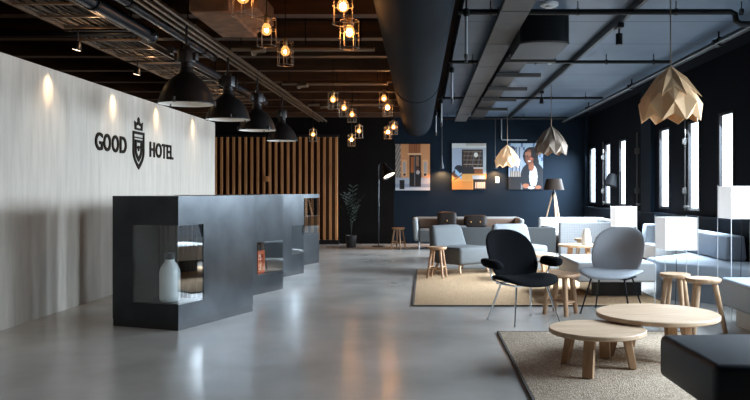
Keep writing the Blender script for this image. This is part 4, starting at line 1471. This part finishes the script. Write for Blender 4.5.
def run_pipe(x, y0, y1, z, r, mat, label, group='pipes along the reception ceiling'):
    t = thing('ceiling_pipe', label, 'pipe', (x, y0, z), 0, group)
    MB().cyl((0, 0, 0), (0, y1 - y0, 0), r, n=16).build('pipe', mat, t)
    MB().sphere((0, y1 - y0, 0), r * 1.15, 8).build('end_cap', mat, t)
    y = 0.6
    while y < y1 - y0:
        m = MB()
        m.cyl((0, y, 0), (0, y + 0.05, 0), r * 1.2); m.cyl((0, y + 0.025, r), (0, y + 0.025, 3.118 - z), 0.005, n=6)
        y += 2.1
        m.build('clamp', 'pipe_black', t)


run_pipe(-2.80, 3.5, 7.56, 2.80, 0.065, 'pipe_blue', 'thick blue black pipe ending above the partition, left of the dome pendants')
run_pipe(-2.62, 3.5, 9.2, 2.86, 0.035, 'pipe_blue', 'slim blue black pipe beside the thick pipe end')
run_pipe(-2.50, 3.5, 8.6, 2.80, 0.045, 'pipe_blue', 'medium blue black pipe running just left of the lamp rail')
run_pipe(-2.72, 7.9, 12.6, 2.72, 0.04, 'pipe_blue', 'far blue black pipe running behind the nearest dome pendant')
t = thing('lamp_rail', 'paired steel rail carrying the black dome pendants', 'track', (-2.25, 3.5, 2.76))
for sx in (-0.11, -0.03, 0.05):
    MB().box(sx - 0.014, sx + 0.014, 0, 13.0, 0, 0.03).build('rail', 'rail', t)
m = MB()
for k in range(9): m.box(-0.14, 0.08, 0.5 + k * 1.5, 0.54 + k * 1.5, 0.0305, 0.045); m.cyl((0, 0.52 + k * 1.5, 0.045), (0, 0.52 + k * 1.5, 0.165), 0.006, n=6)
m.build('cross_bracket', 'pipe_black', t)
t = thing('ceiling_pipe', 'dark pipe crossing the partition top from left to right at the ladder gap', 'pipe', (-4.4, 7.42, 2.79))
MB().tube([(-0.5, 0, 0.3), (-0.5, 0, 0.05), (-0.46, 0, 0), (1.7, 0, 0)], 0.03, 12).build('pipe', 'pipe_black', t)
for i, (y, z, lab) in enumerate(((8.05, 2.76, 'nearest brown pipe crossing the timber ceiling by the caged bulbs'), (10.9, 2.80, 'middle brown pipe crossing the timber ceiling'), (13.3, 2.78, 'far brown pipe crossing the timber ceiling'))):
    t = thing('ceiling_pipe', lab, 'pipe', (-2.1, y, z), 0, 'brown pipes crossing the timber ceiling')
    MB().cyl((0, 0, 0), (1.55, 0, 0), 0.03, n=12).build('pipe', 'rail', t)
    MB().tube([(0.25, 0.0, 0.0), (0.25, -0.05, -0.06), (0.30, -0.25, -0.07), (0.42, -0.30, -0.07)], 0.032, 10).build('elbow', 'rail', t)
    m = MB()
    for q in (0.1, 0.8, 1.4): m.cyl((q, 0, 0.03), (q, 0, 3.115 - z), 0.006, n=6)
    m.build('hanger', 'pipe_black', t)
t = thing('duct_box', 'rusty brown boxed duct hanging at the top edge beside the caged bulbs', 'duct', (-1.76, 6.05, 2.67))
MB().box(-0.17, 0.16, 0, 1.0, 0.0, 0.255, 0.01, 1).build('casing', 'rust', t)
MB().hexa([(0.1605, 0.1, 0.03), (0.34, 0.2, 0.09), (0.34, 0.9, 0.09), (0.1605, 0.95, 0.03), (0.1605, 0.1, 0.255), (0.34, 0.2, 0.255), (0.34, 0.9, 0.255), (0.1605, 0.95, 0.255)]).build('side_flange', 'rust', t)

# small spotlights washing the partition
for i, (y, lab) in enumerate(((5.75, 'wall washing spotlight nearest the camera over the partition'), (7.2, 'lit spotlight left of the thick pipe end over the partition'), (8.7, 'lit spotlight above the lettering G of the partition'),
                              (10.1, 'lit spotlight above the shield of the partition'), (11.7, 'lit spotlight above the far end of the partition'))):
    t = thing('spotlight', lab, 'lamp', (-3.38, y, 2.62), 0, 'spotlights washing the partition')
    ax = V((-0.25, -0.0, -1)).normalized()
    mt = ax.to_track_quat('Z', 'Y').to_matrix().to_4x4()
    MB(mt).lathe([(0.015, -0.05), (0.03, -0.02), (0.045, 0.04)], 18, caps=True).build('head', 'black_metal', t)
    MB(mt).lathe([(1e-5, 0.0405), (0.038, 0.0405)], 18, caps=False).build('lens', 'spot_face', t)
    zt = (2.78 if y < 7.3 else 2.74) - 2.62
    MB().cyl((0, 0, 0.04), (0, 0, zt - 0.014), 0.008, n=8).build('stem', 'black_metal', t)
    MB().box(-0.13, 0.545, -0.015, 0.015, zt - 0.014, zt - 0.0003).build('mounting_bar', 'black_metal', t)
    MB().cyl((0.52, 0, zt), (0.52, 0, 0.4995), 0.008, n=8).build('drop_rod', 'black_metal', t)
    q = ax * 0.06
    spot('wall_wash', q, q + V((-0.29, 0, -0.36)), 34, (1.0, 0.72, 0.42), 28, 0.8, 0.02, t)
    spot('wall_wash', q, q + V((-0.27, 0, -0.9)), 16, (1.0, 0.80, 0.60), 75, 1.0, 0.02, t)
    point('lamp_spill', (0.16, 0, 0.05), 1.6, (1.0, 0.6, 0.3), 0.03, t)
